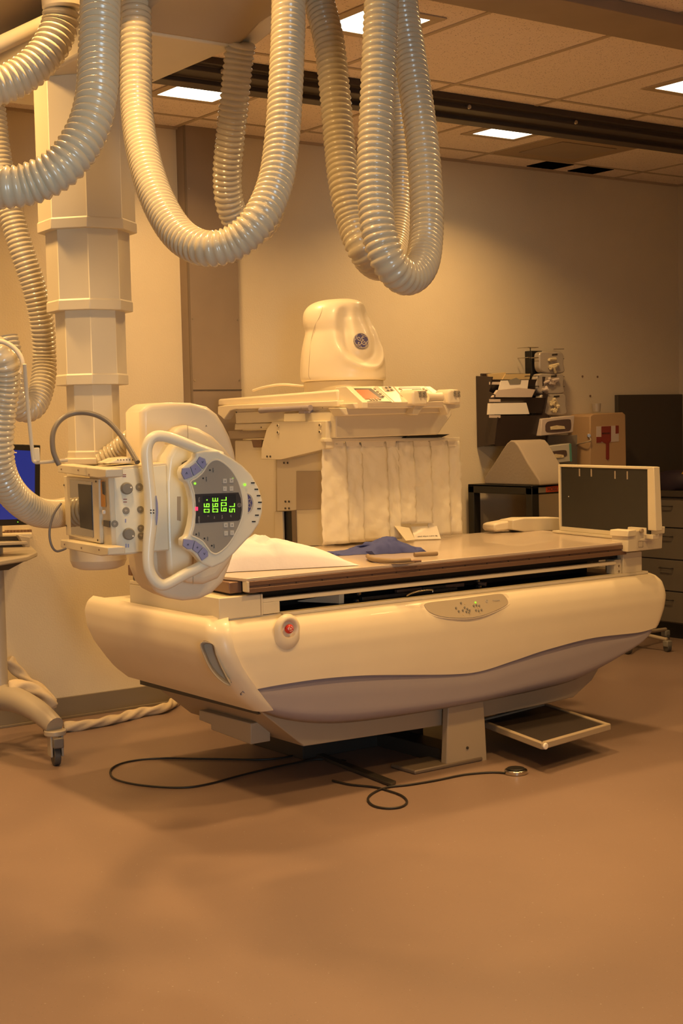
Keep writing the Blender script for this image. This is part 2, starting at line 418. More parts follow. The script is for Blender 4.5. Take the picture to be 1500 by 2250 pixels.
# back cover of hull
box('rear_cover', 2.9, 4.8, YB - .01, YB, .37, ZR - .03, 'creamd', TB)
# undercarriage
und = [PY(*p, 4.5) for p in ((573, 1566), (668, 1640), (985, 1592), (1185, 1550), (1260, 1532), (1300, 1495))]
und = [V((2.83, 4.5, .37))] + [V((2.875, 4.5, .325))] + und[1:] + [V((4.75, 4.5, .40))]
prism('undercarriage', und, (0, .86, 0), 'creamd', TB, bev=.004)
lip = [V((2.835, 5.40, .345)), V((2.835, 5.40, .325)), V((2.86, 4.52, .325)), V((2.86, 4.52, .345))]
prism('edge_trim', lip, (.02, 0, 0), 'dark', TB, bev=0)
# junction boxes hanging below the left end
p = [PX(437, 1560, 2.93), PX(437, 1582, 2.93), PX(463, 1592, 2.93), PX(463, 1603, 2.93), PX(551, 1636, 2.93), PX(551, 1590, 2.93)]
prism('junction_box', p, (.09, 0, 0), 'creamd', TB, bev=.003)
# support pedestal
ped = [PY(*q, 4.445) for q in ((985, 1540), (1062, 1530), (1070, 1672), (980, 1690))]
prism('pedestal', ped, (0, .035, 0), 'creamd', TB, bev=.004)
box('base_column', 3.35, 4.0, 4.95, 5.35, .0, .25, 'dark', TB)  # dark box added to deepen the shade behind the pedestal
box('foot_beam', 3.74, 3.86, 4.48, 5.0, .0, .06, 'dark', TB)
ps = PY(1026, 1643, 4.445); cyl('pedestal_screw', ps, (0, -1, 0), .006, .004, 'dark', TB, seg=10)
foot = [PZ(920, 1712, .03), PZ(1060, 1692, .03)]
box('floor_plate', 3.54, 3.90, 4.44, 4.60, .0, .018, 'steeld', TB, bev=.006)
prism('foot_rail', [PZ(a, b, .002) for a, b in ((655, 1648), (668, 1644), (870, 1722), (860, 1730))], (0, 0, .012), 'dark', TB, bev=.002)
# left-end white housing
box('end_housing', 2.66, 2.848, 4.443, 5.13, ZR + .002, .786, 'cream2', TB, bev=.003)
box('end_housing_cap', 2.66, 2.69, 4.60, 5.13, .786, .80, 'cream2', TB)
box('limit_block', 2.67, 2.74, 5.06, 5.12, .80, .85, 'dark', TB, bev=.004)
box('housing_post', 2.70, 2.76, 4.97, 5.05, .80, .84, 'cream2', TB)
box('housing_seam', 2.836, 2.8385, 4.4415, 4.443, ZR + .003, .785, 'creamd', TB, bev=0)
# frame under the top
box('side_frame', 2.848, 4.705, 4.445, 4.475, .752, .768, 'cream2', TB, bev=.002)
box('frame_block', 2.848, 2.922, 4.445, 4.50, ZR + .004, .752, 'cream2', TB, bev=.002)
box('frame_post', 4.700, 4.742, 4.45, 4.50, ZR + .004, .772, 'cream2', TB, bev=.002)
for z in (.72, .745): cyl('frame_screw', (4.725, 4.45, z), (0, -1, 0), .005, .003, 'screw', TB, seg=10)
box('corner_block', 4.745, 4.865, 4.44, 4.55, ZR + .003, .80, 'cream2', TB, bev=.003)
# dark interior with mechanisms seen through the slot
box('interior', 2.93, 4.70, 4.62, 4.66, ZR + .001, .79, 'black', TB, bev=0)
box('interior_floor', 2.93, 4.70, 4.475, 4.66, ZR + .0005, ZR + .003, 'black', TB, bev=0)
box('interior_roof', 2.86, 4.80, 4.475, 5.35, .775, .79, 'black', TB, bev=0)
def slot(px0, px1, py0, py1, y, m, nm='carriage_block', th=.05):
    a = [PY(px0, py0, y), PY(px1, py0 - (px1 - px0) * .105, y), PY(px1, py1 - (px1 - px0) * .105, y), PY(px0, py1, y)]
    return prism(nm, a, (0, th, 0), m, TB, bev=.002)
slot(745, 756, 1302, 1327, 4.50, 'cream2', 'slide_end')
prism('slide_plate', [PY(655, 1320, 4.55), PY(748, 1303, 4.50), PY(748, 1326, 4.50), PY(655, 1322, 4.55)], (0, .004, 0), 'creamd', TB, bev=0)
slot(796, 1005, 1312, 1321, 4.52, 'dark', 'slide_bar', .02)
slot(873, 1020, 1296, 1304, 4.55, 'brown', 'tray_lip', .02)
slot(930, 980, 1290, 1298, 4.54, 'dark', 'tray_block', .02)
tube('tray_handle', [PY(*q, 4.46) for q in ((893, 1309), (905, 1303), (925, 1298), (948, 1296), (950, 1301))], .0035, 'chrome', TB, seg=8)
for a, b, r in ((783, 1303, .010), (779, 1320, .009), (1044, 1275, .009), (1048, 1289, .009)):
    c = PY(a, b, 4.53); cyl('roller', c, (0, -1, 0), r, .02, 'dark', TB, bev=.002); cyl('roller_pin', c + V((0, -.02, 0)), (0, -1, 0), r * .5, .003, 'chrome', TB, seg=12)
c = PY(1069, 1282, 4.50); lab(cyl('stop_knob', c + V((-.02, .03, 0)), (.5, -.8, -.1), .009, .035, 'brown', TB, bev=.002), 'brown stop knob')
# table top
ZT = .85
prism('tabletop', [V((2.748, 4.545, ZT)), V((2.768, 4.43, ZT)), V((4.775, 4.43, ZT)), V((4.90, 4.62, ZT)), V((5.03, 5.36, ZT)), V((2.83, 5.36, ZT))], (0, 0, -.012), 'top', TB, bev=.002)
prism('front_rail', [V((2.775, y, z)) for y, z in ((4.425, .838), (4.425, .822), (4.432, .820), (4.432, .814), (4.425, .812), (4.425, .795), (4.455, .795), (4.455, .838))], (1.975, 0, 0), 'brown', TB, bev=.0015)
box('rail_end_cap', 2.768, 2.776, 4.42, 4.455, .800, .838, 'cream2', TB, bev=.001)
prism('end_rail', [V((2.72, 4.47, .795)), V((2.775, 4.47, .795)), V((2.86, 5.33, .795)), V((2.80, 5.33, .795))], (0, 0, .041), 'brown', TB, bev=.003)
box('rear_rail', 2.775, 4.75, 5.33, 5.36, .795, .838, 'brown', TB, bev=.002)
box('top_underlayer', 2.86, 4.75, 4.455, 5.33, .792, .838, 'dark', TB, bev=0)
for k in range(16): cyl('rail_rivet', (2.87 + k * .118, 4.4315, .817), (0, -1, 0), .0028, .002, 'dark', TB, seg=8)
# emergency button in its moulded recess
ec = V((3.0, 0, 0)); e = PY(632, 1382, 4.378); n_ = V((0, -1, .12)).normalized()
bm = bmesh.new(); rings = []
for k, (r, d) in enumerate(((.056, -.006), (.050, .006), (.040, .014), (.033, .012), (.028, -.004), (.0, -.008))):
    rings.append([e + n_ * d + V((math.cos(a) * r, 0, math.sin(a) * r)) + V((0, 0, -.022 if r > .045 and math.sin(a) < -.3 else 0)) for a in (2 * math.pi * q / 32 for q in range(32))])
a_loft(bm, rings[:-1], cap=True); eo = link('button_recess', bm, 'cream', TB, ang=60)
bm = bmesh.new(); RR = [[e + n_ * d + V((math.cos(a) * r, 0, math.sin(a) * r)) for a in (2 * math.pi * q / 24 for q in range(24))] for r, d in ((.012, -.006), (.012, .004), (.017, .006), (.0175, .012), (.015, .017), (.008, .020))]
a_loft(bm, RR); rb = lab(link('emergency_button', bm, 'red', TB, ang=50), 'red mushroom emergency button')
bm = bmesh.new()
for a0 in (0, 2.1, 4.2): a_tube(bm, [e + n_ * .0195 + V((math.cos(a0 + s) * .009, 0, math.sin(a0 + s) * .009)) for s in (0, .4, .8, 1.2, 1.5)], .0012, 6)
a_tube(bm, [e + n_ * .0205 + V((math.cos(s) * .003, 0, math.sin(s) * .003)) for s in [k * .785 for k in range(9)]], .001, 6, cap=False)
link('arrow_mark', bm, 'paper', rb)
# moulded grip recess on the corner
gr = [(441, 1414), (466, 1416), (473, 1437), (483, 1462), (498, 1492), (505, 1506), (487, 1497), (465, 1474), (449, 1443)]
pn = V((-.62, -.78, 0)).normalized(); cp = PY(470, 1450, 4.40)
gp = [PL(a, b, cp + V((0, 0, 0)), pn) for a, b in gr]; 
gpc = catmull(gp, 5, True)
bm = bmesh.new(); a_prism(bm, [p_ + pn * .06 for p_ in gpc], -pn * .12); bmesh.ops.recalc_face_normals(bm, faces=bm.faces[:])
cut = bpy.data.meshes.new('cut'); bm.to_mesh(cut); bm.free(); cut.transform(MW[TB.name].inverted())
cutter = bpy.data.objects.new('cut', cut); C.objects.link(cutter); cutter.matrix_world = MW[TB.name]
bpy.context.view_layer.update()
for sh in (end_cover, front_cover):
    md = sh.modifiers.new('cut', 'BOOLEAN'); md.operation = 'DIFFERENCE'; md.object = cutter; md.solver = 'EXACT'
    bpy.context.view_layer.update(); dg = bpy.context.evaluated_depsgraph_get()
    nm = bpy.data.meshes.new_from_object(sh.evaluated_get(dg)); sh.modifiers.clear(); sh.data = nm
    for p_ in nm.polygons: p_.use_smooth = True
    nm.set_sharp_from_angle(angle=math.radians(50))
bpy.data.objects.remove(cutter)
bm = bmesh.new(); gi = sum(gpc, V()) / len(gpc)
A_ = [bm.verts.new(p_ - pn * .002) for p_ in gpc]; B_2 = [bm.verts.new(gi + (p_ - gi) * .86 - pn * .040) for p_ in gpc]
for k in range(len(gpc)): bm.faces.new([A_[k], A_[(k + 1) % len(gpc)], B_2[(k + 1) % len(gpc)], B_2[k]])
bm.faces.new(B_2[::-1]); o = link('grip_recess', bm, 'panel', TB, ang=40); lab(o, 'shadowed hand grip in the corner'); solid(o, .003, 1)  # liner coloured darker than the shell, painting in the shade of the recess
# control panel on the sloping rim
pp, pnn = V((0, 4.386, .615)), V((0, -.09, .042)).normalized()
def CP(a, b, d=0.): return PL(a, b, pp + pnn * d, pnn)
out = catmull([CP(*q) for q in ((936, 1326), (1000, 1318), (1060, 1310), (1095, 1306), (1107, 1313), (1113, 1325), (1105, 1334), (1080, 1346), (1050, 1356), (1015, 1360), (970, 1357), (943, 1348), (931, 1336))], 5, True)
bm = bmesh.new(); ce = CP(1020, 1334)
a_prism(bm, [ce + (p_ - ce) * 1.10 + pnn * .007 for p_ in out], -pnn * .03); link('panel_bezel', bm, 'cream', TB, bev=.004, seg=3)
bm = bmesh.new(); a_prism(bm, [p_ + pnn * .0095 for p_ in out], -pnn * .01); cpn = lab(link('control_panel', bm, 'panel', TB, bev=.001), 'taupe control panel with small grey buttons')
for a, b in ((1012, 1325), (1001, 1336), (1007, 1343), (1016, 1341), (1020, 1335), (1026, 1338), (1031, 1341), (1040, 1331), (1046, 1330), (1052, 1331), (1045, 1341), (1051, 1342), (1057, 1340), (1024, 1344), (1030, 1346)):
    cyl('button', CP(a, b, .0095), pnn, .0042, .003, 'knob', cpn, seg=10)
for a, b in ((1021, 1327), (1017, 1350), (1031, 1349), (1050, 1336), (1054, 1346)): 
    q = CP(a, b, .010); cyl('icon', q, pnn, .0022, .001, 'folder', cpn, seg=8)
cyl('indicator', CP(1044, 1324, .010), pnn, .0038, .002, 'led', cpn, seg=10)

def emblem(c, right, up, r, parent, blue='blue', silver='silver', partial=False):
    rt = V(right).normalized(); u = V(up); u = (u - rt * u.dot(rt)).normalized(); n = rt.cross(u)
    def Q(x, y, d=0.): return V(c) + rt * x * r + u * y * r + n * d
    d0 = cyl('emblem', V(c) - n * .003, n, r, .005, blue, parent, seg=40)
    bm = bmesh.new(); T = r * .045
    a_tube(bm, [Q(math.cos(a) * .95, math.sin(a) * .95, .0022) for a in [k * math.pi / 20 for k in range(41)]], T, 6, cap=False)
    for k in range(4):  # four water-drop curls between ring and letters
        a0 = k * math.pi / 2 + .55
        a_tube(bm, catmull([Q(math.cos(a0 + s) * q, math.sin(a0 + s) * q, .0022) for s, q in ((0, .92), (.25, .80), (.55, .74), (.85, .78), (.95, .86))], 3), T, 6)
    gpts = [(-.10, .10), (-.22, .38), (-.44, .40), (-.50, .18), (-.30, .02), (-.06, -.06), (-.02, -.30), (-.18, -.50), (-.40, -.48), (-.46, -.30), (-.30, -.22)]
    epts = [(.40, .36), (.26, .48), (.10, .36), (.12, .14), (.32, .06), (.12, -.04), (.02, -.28), (.16, -.50), (.42, -.50), (.52, -.26), (.36, -.14), (.26, -.30)]
    for L in (gpts, epts): a_tube(bm, catmull([Q(x, y, .0022) for x, y in L], 5), T * 1.25, 6)
    link('monogram', bm, silver, d0 if len(parent.name) and parent.parent is None else parent)
    return d0
ec_ = CP(1069, 1321, .010)
rgt = (CP(1090, 1319) - CP(1069, 1321)).normalized()
text('panel_lettering', 'Precision', .0105, CP(1090, 1319, .0105), rgt, V((0, .4, .9)), 'pale', cpn)
bm = bmesh.new(); u_ = (pnn.cross(rgt)); a_tube(bm, [ec_ + (rgt * math.cos(a) + u_ * math.sin(a)) * .0065 for a in [k * .4 for k in range(17)]], .0006, 6, cap=False)
for s in (-1, 1): a_tube(bm, catmull([ec_ + rgt * (s * .002 + math.cos(a) * .0018) + u_ * math.sin(a) * .0035 for a in (0.5, 1.5, 2.6, 3.8, 5, 5.8)], 3), .0006, 6)
link('panel_monogram', bm, 'pale', cpn)

# pull-out foot step at the right end
ST = thing('foot_step', 'low cream-rimmed step with a dark mat, under the right part of the table', 'step', (4.2, 4.4, 0))
q = [PZ(a, b, .125) for a, b in ((1075, 1590), (1190, 1633), (1342, 1590), (1195, 1548))]
q[0] = q[1] + (q[0] - q[1]) * 1.25; q[3] = q[2] + (q[0] - q[1])
cen = sum(q, V()) / 4; ins = [p_ + (cen - p_) * .09 for p_ in q]
bm = bmesh.new()
for i in range(4): a_prism(bm, [q[i], q[(i + 1) % 4], ins[(i + 1) % 4], ins[i]], (0, 0, -.028))
link('rim', bm, 'creamd', ST, bev=.004)
prism('mat', [p_ + V((0, 0, -.007)) for p_ in ins], (0, 0, -.012), 'rail', ST, bev=0)
lab(cyl('rubber_bumper', q[1] + V((.016, .002, -.014)), (0.1, -1, 0), .013, .010, 'paper', ST, bev=.003), 'round white bumper')
d1 = (q[0] - q[1]).normalized()
for k in (.3, .7):
    a = ins[0].lerp(ins[3], k) + d1 * .02
    box('bracket', a.x - .02, a.x + .02, a.y - .01, a.y + .01, .10, .30, 'dark', ST)

# footboard clamped at the right end
FB = thing('footboard', 'black footboard panel in a cream frame clamped across the right table end', 'footboard', (4.85, 4.65, ZT))
FA = math.radians(9.6); fx = V((math.sin(FA), math.cos(FA), 0)); fn_ = V((math.cos(FA), -math.sin(FA), 0)); F0 = V((4.83, 4.37, 0))
def FBP(a, b, d=0.): return PL(a, b, F0 + fn_ * d, fn_)
def fbb(nm, u0, u1, z0, z1, d0, d1, m, bev=.002):
    P = [F0 + fx * u + V((0, 0, z)) + fn_ * d0 for u, z in ((u0, z0), (u1, z0), (u1, z1), (u0, z1))]
    return prism(nm, P, fn_ * (d1 - d0), m, FB, bev=bev)
uf = (FBP(1229, 1157) - F0).dot(fx); un = (FBP(1437, 1027) - F0).dot(fx)
fbb('black_panel', un + .04, uf - .012, .882, 1.172, .004, .012, 'black2', .001)
fbb('top_frame', un + .01, uf, 1.170, 1.181, -.004, .030, 'cream2'); fbb('far_frame', uf - .014, uf, .858, 1.171, -.004, .030, 'cream2')
fbb('bottom_frame', un + .01, uf, .862, .882, -.004, .030, 'cream2')
prism('near_post', [F0 + fx * (un + .045) + V((0, 0, 1.170)) - fn_ * .004, F0 + fx * un + V((0, 0, 1.181)) - fn_ * .004, F0 + fx * (un - .015) + V((0, 0, .90)) - fn_ * .004, F0 + fx * (un + .045) + V((0, 0, .90)) - fn_ * .004], fn_ * .034, 'cream2', FB, bev=.003)
fbb('foot_plate', .02, uf + .02, ZT + .001, .862, -.03, .05, 'cream2')
for px in (1273, 1299, 1351, 1378):
    p_ = FBP(px, 1040, .003); z_ = 1.128 if px < 1310 else 1.122; cyl('slot_pin', V((p_.x, p_.y, z_)), (0, 0, 1), .0035, .036, 'creamd', FB, seg=8)
for a, b, r0 in ((1249, 1091, .003), (1258, 1026, .0025)): cyl('fleck', FBP(a, b, .0035), -fn_, r0, .001, 'paper', FB, seg=6)
# clamp blocks
prism('clamp_body', [PY(*p_, 4.395) for p_ in ((1380, 1168), (1456, 1161), (1454, 1205), (1379, 1213))], (0, .10, 0), 'cream2', FB, bev=.003)
prism('clamp_cap', [PY(*p_, 4.385) for p_ in ((1419, 1160), (1461, 1157), (1460, 1172), (1418, 1178))], (0, .11, 0), 'cream2', FB, bev=.003)
prism('clamp_cap', [PY(*p_, 4.385) for p_ in ((1380, 1166), (1398, 1164), (1397, 1178), (1379, 1180))], (0, .11, 0), 'cream2', FB, bev=.003)
cyl('clamp_screw', PX(1374, 1181, 4.764), (-1, 0, 0), .004, .003, 'screw', FB, seg=10)
k_ = PY(1407, 1166, 4.39); lab(cyl('clamp_knob', k_, (0, -1, 0), .010, .012, 'creamd', FB, bev=.002), 'small steel clamp knob')
bm = bmesh.new(); L_ = [PY(*p_, 4.394) for p_ in ((1402, 1189), (1412, 1188), (1412, 1202), (1402, 1202))]
a_tube(bm, L_ + [L_[0]], .0012, 6); link('latch_outline', bm, 'creamd', FB)
# far support of the footboard
FP = [PY(*p_, 5.02) for p_ in ((1126, 1142), (1152, 1136), (1232, 1137), (1232, 1167), (1152, 1171), (1126, 1166))]
FP = [PY(*p_, 5.22) for p_ in ((1126, 1143), (1152, 1138), (1229, 1137), (1232, 1166), (1153, 1169), (1126, 1164))]
prism('far_clamp', FP, (0, .10, 0), 'cream2', FB, bev=.005)
prism('far_grip', [PY(*p_, 5.25) for p_ in ((1086, 1152), (1094, 1149), (1127, 1143), (1127, 1164), (1090, 1168), (1085, 1162))], (0, .09, 0), 'cream', FB, bev=.008)

# ================================================================ THINGS ON THE TABLE
def noise(x, y): return math.sin(x * 3.1 + 1.3 * math.sin(y * 2.7)) * math.cos(y * 3.7 + math.sin(x * 1.9))
bm = bmesh.new(); pc = [PZ(*p_, ZT) for p_ in ((792, 1243),)][0]
# pillow: quad footprint with pinched corners
K = [PZ(792, 1243, ZT), PZ(470, 1262, ZT) + V((.02, .03, 0)), PZ(470, 1262, ZT) + V((.06, .34, 0)), PZ(792, 1243, ZT) + V((.02, .26, 0))]
N = 34; top = {}; 
def pil(u, v, s):
    a = K[0].lerp(K[1], u); b = K[3].lerp(K[2], u); p_ = a.lerp(b, v)
    hu = (1 - (1 - min(u, .70) / .70) ** 2.5) * (1 if u < .8 else max(0, 1 - ((u - .8) / .2) ** 2.2)); hv = max(0, math.sin(math.pi * v))
    hgt = hu * (hv ** .36)
    fold = .014 * math.exp(-((u - .52 - .1 * v) / .03) ** 2) - .010 * math.exp(-((u - .58 - .1 * v) / .025) ** 2) + .006 * math.exp(-((v - .22 - .05 * math.sin(u * 9)) / .03) ** 2)
    hh = .112 * hgt * (1 + .035 * noise(u * 6, v * 4) + .02 * noise(u * 13 + 3, v * 8)) + fold * hgt
    pull = 1 - .10 * (math.sin(math.pi * u) * (1 if v < .5 else 1)) 
    edge = (math.sin(math.pi * u) * .018)
    p_ = p_ + V((0, edge * (1 if v < .2 else (-1 if v > .8 else 0)) * 0, 0))
    return V((p_.x, p_.y, ZT + .002 + (hh if s else .0)))
vt = [[bm.verts.new(pil(i / N, j / N, 1)) for j in range(N + 1)] for i in range(N + 1)]
for i in range(N):
    for j in range(N): bm.faces.new([vt[i][j], vt[i + 1][j], vt[i + 1][j + 1], vt[i][j + 1]])
per = [vt[i][0] for i in range(N + 1)] + [vt[N][j] for j in range(1, N + 1)] + [vt[i][N] for i in range(N - 1, -1, -1)] + [vt[0][j] for j in range(N - 1, 0, -1)]
bm.faces.new(per[::-1])
tag(link('pillow', bm, 'pillow', ang=50), 'plump white paper-covered pillow lying on the table top', 'pillow')

CL = thing('blue_carry_strap', 'crumpled dark blue cloth with two tan tube handles lying on the table top', 'cloth', tuple(PZ(850, 1225, ZT)))
bm = bmesh.new(); A = PZ(735, 1222, ZT); B_ = PZ(925, 1212, ZT); fwd = V((0, 1, 0))
NU, NV = 36, 14; vt = []
for i in range(NU + 1):
    u = i / NU; row = []
    p_ = A.lerp(B_, u); wid = .10 + .05 * math.sin(u * 3.1) ; off = -.02 + (.025 if u < .4 else -.01)
    hh = .014 + .050 * math.exp(-((u - .66) / .20) ** 2) + .014 * math.exp(-((u - .44) / .06) ** 2)
    for j in range(NV + 1):
        v = j / NV
        z = hh * math.sin(math.pi * v) ** .6 * (1 + .12 * noise(u * 11, v * 5)) + .001
        row.append(bm.verts.new(V((p_.x + .012 * noise(v * 4, u * 6), p_.y + off + wid * v + .01 * noise(u * 9, v * 2), ZT + z))))
    vt.append(row)
for i in range(NU):
    for j in range(NV): bm.faces.new([vt[i][j], vt[i + 1][j], vt[i + 1][j + 1], vt[i][j + 1]])
bm.faces.new(([r[0] for r in vt] + vt[-1][1:] + [r[-1] for r in vt[-2::-1]] + vt[0][-2:0:-1])[::-1])
link('cloth', bm, 'cloth', CL, ang=45)
zt = ZT + .012
tube('handle', [PZ(a, b, zt) for a, b in ((808, 1222), (815, 1228), (835, 1231), (865, 1233), (885, 1232), (901, 1231))], .0095, 'tan', CL, seg=10)
tube('handle', [PZ(a, b, zt) for a, b in ((910, 1219), (925, 1218), (945, 1217), (960, 1216))], .0095, 'tan', CL, seg=10)
tube('rod', [PZ(a, b, ZT + .008) for a, b in ((899, 1233), (925, 1232))], .005, 'brown', CL, seg=8)
tube('edge_piping', [PZ(a, b, ZT + .003) for a, b in ((808, 1225), (820, 1233), (850, 1238), (890, 1238), (925, 1233))], .0022, 'tan', CL, seg=8)

# ================================================================ FLUOROSCOPY TOWER
TW = thing('fluoroscopy_tower', 'cream fluoroscopy tower with domed head and slanted twin-screen control carriage behind the table', 'imaging tower', (4.05, 5.7, 0))
XS = 3.76
# column
box('column', 3.80, 4.30, 5.60, 6.02, 0.0, 1.30, 'creamd', TW, bev=.006)
P_ = lambda L, x: [PX(a, b, x) for a, b in L]
o = prism('side_panel', P_(((607, 1008), (712, 985), (712, 1200), (651, 1200), (650, 1122), (608, 1124)), 3.77), (.06, 0, 0), 'cream2', TW, bev=.004)
prism('inset_panel', P_(((652, 1035), (712, 1035), (712, 1118), (652, 1120)), 3.7695), (-.004, 0, 0), 'creamd', TW, bev=.001)
lab(prism('dark_slot', P_(((623, 1124), (650, 1122), (650, 1196), (625, 1196)), 3.80), (-.01, 0, 0), 'black', TW, bev=0), 'dark slot in the side')
prism('rack_rail', P_(((648, 1122), (657, 1120), (659, 1196), (650, 1196)), 3.785), (-.02, 0, 0), 'steeld', TW, bev=0)
prism('lower_side', P_(((607, 1124), (624, 1124), (626, 1200), (608, 1205)), 3.785), (-.01, 0, 0), 'cream2', TW, bev=.001)
prism('rear_cover', P_(((515, 968), (607, 968), (607, 1185), (585, 1200), (520, 1200)), 3.79), (.30, 0, 0), 'cream2', TW, bev=.006)
lab(prism('cover_notch', P_(((553, 966), (577, 966), (575, 983), (557, 983)), 3.788), (-.003, 0, 0), 'brown', TW, bev=.002), 'brown notch at the cover top')
# bracket plate
prism('bracket_plate', P_(((598, 926), (716, 925), (716, 985), (700, 990), (617, 1010), (574, 1009), (574, 985), (585, 945)), 3.715), (.045, 0, 0), 'cream2', TW, bev=.002)
for a, b in ((611, 935), (611, 950), (703, 934), (703, 949)):
    c = PX(a, b, 3.714); s_ = cyl('cap_screw', c, (-1, 0, 0), .009, .004, 'cream2', TW, seg=16); cyl('socket', c + V((-.004, 0, 0)), (-1, 0, 0), .005, .001, 'dark', s_, seg=12)
for a, b in ((587, 1003), (594, 1003)): cyl('cap_screw', PX(a, b, 3.714), (-1, 0, 0), .005, .003, 'dark', TW, seg=12)
for a, b in ((624, 1017), (632, 1017), (627, 1102), (635, 1102), (627, 1117), (635, 1117)): cyl('panel_screw', PX(a, b, 3.768), (-1, 0, 0), .005, .003, 'dark', TW, seg=10)
# sliding beam
def beam(nm, pts, x, t_, m='cream2', bev=.004): return prism(nm, P_(pts, x), (t_, 0, 0), m, TW, bev=bev)
beam('beam_cover', ((478, 877), (741, 856), (741, 888), (478, 893)), 3.76, .45, 'cream', .010)
beam('beam_skirt', ((478, 893), (500, 890), (741, 880), (741, 893), (516, 900), (505, 903), (492, 922), (478, 910)), 3.735, .04, 'cream', .004)
beam('beam_side', ((516, 897), (742, 887), (742, 923), (518, 931)), 3.755, .38, 'cream2', .003)
beam('beam_lower', ((516, 931), (690, 926), (660, 941), (515, 945)), 3.765, .36, 'cream2', .003)
beam('beam_bottom', ((505, 947), (650, 943), (580, 960), (510, 963)), 3.80, .26, 'brown', .003)
beam('beam_bottom_cover', ((500, 947), (640, 943), (640, 961), (505, 965)), 3.795, .02, 'creamd', .003)
beam('groove', ((518, 905), (742, 895), (742, 897), (518, 907)), 3.7535, .002, 'creamd', 0)
hd = tube('rail_handle', [PX(a, b, 3.712) for a, b in ((572, 902), (600, 900), (640, 898), (660, 897), (682, 896))], .0135, 'grey', TW, seg=12)
lab(hd, 'grey-lilac rail handle')
box('handle_mount', 3.708, 3.76, PX(676, 896, 3.74).y - .02, PX(676, 896, 3.74).y + .03, 1.452, 1.478, 'grey', TW)
cyl('handle_screw', PX(662, 897, 3.701), (-1, 0, 0), .004, .002, 'dark', TW, seg=8)
for a, b in ((519, 906), (685, 896), (709, 895), (574, 939)): cyl('side_screw', PX(a, b, 3.752), (-1, 0, 0), .004, .002, 'dark', TW, seg=8)
tube('head_cable', [V((3.82, 6.0, 1.575)), V((3.83, 5.9, 1.59)), V((3.87, 5.8, 1.597)), V((3.95, 5.68, 1.58))], .006, 'cream', TW, seg=8)
# carriage body over the table
Yc = 5.20
P2 = lambda L, y: [PY(a, b, y) for a, b in L]
prism('carriage_housing', P2(((738, 963), (738, 905), (746, 898), (992, 896), (992, 912), (962, 955)), Yc), (0, .42, 0), 'cream2', TW, bev=.005)
prism('carriage_chamfer', P2(((745, 896), (990, 894), (988, 906), (758, 914)), 5.13), (0, .09, 0), 'cream2', TW, bev=.006)
prism('carriage_top', P2(((775, 886), (796, 884.5), (1000, 881), (1006, 888), (996, 896), (780, 898)), 5.075), (0, .40, 0), 'cream', TW, bev=.004)
prism('wedge_cheek', P_(((716, 886), (738, 851), (760, 849), (796, 884), (796, 897), (716, 897)), 3.77), (.03, 0, 0), 'cream', TW, bev=.002)
# slanted console plane: front lip -> back
sp0, sp1 = PX(796, 883.5, 3.79), PX(760, 848.5, 3.79)
sn = V((0, -(sp1.z - sp0.z), sp1.y - sp0.y)).normalized()
def SP(a, b, d=0.): return PL(a, b, sp0 + sn * d, sn)
prism('console_top', [SP(*p_) for p_ in ((758, 848.5), (945, 848.5), (992, 882), (794, 884.5))], -sn * .03, 'cream', TW, bev=.003)
def inset(nm, L, m, d=.002, th=.003, parent=TW, bev=.0005): return prism(nm, [SP(a, b, d) for a, b in L], -sn * th, m, parent, bev=bev)
lp = inset('left_control_panel', ((757, 849), (824, 848), (861, 883), (795, 883)), 'panel', .0015)
inset('panel_face', ((759, 850), (822, 849), (858, 882), (796, 882)), 'cream2', .0030, .003, lp)
inset('screen_bezel', ((774, 853), (815, 853), (843, 874), (800, 877)), 'dark', .0045, .003, lp)
lab(inset('screen', ((781, 856), (809, 856), (834, 875), (798, 877)), 'amber', .0055, .002, lp), 'amber lit screen')
for a, b in ((774, 855), (780, 861), (785, 867), (791, 872), (823, 855), (829, 861), (835, 866), (841, 871), (799, 879), (814, 879), (820, 879), (827, 879), (834, 878)):
    cyl('key', SP(a, b, .003), sn, .0065, .005, 'panel', lp, seg=12)
mp = inset('middle_keys', ((838, 850), (858, 849), (867, 858), (846, 860)), 'panel', .0015)
for a, b in ((848, 852), (856, 851), (852, 858), (860, 857)): cyl('key', SP(a, b, .002), sn, .006, .005, 'badge', mp, seg=12)
rp = inset('right_control_panel', ((864, 849), (932, 848), (951, 864), (884, 872)), 'panel', .0015)
inset('panel_face', ((866, 850), (931, 849), (948, 863), (885, 871)), 'cream2', .0030, .003, rp)
inset('screen_bezel', ((878, 851), (923, 851), (926, 855), (882, 856)), 'dark', .0045, .003, rp)
lab(inset('screen', ((882, 855), (905, 855), (905, 866), (890, 866)), 'amber2', .0055, .002, rp), 'pale screen')
for a, b in ((878, 855), (882, 861), (886, 865), (930, 855), (936, 858)): cyl('key', SP(a, b, .003), sn, .006, .005, 'panel', rp, seg=12)
inset('seam', ((826, 848), (828, 848), (866, 882), (864, 882)), 'creamd', .0012, .002)
inset('seam', ((861, 848), (862, 848), (884, 871), (882, 871)), 'creamd', .0012, .002)
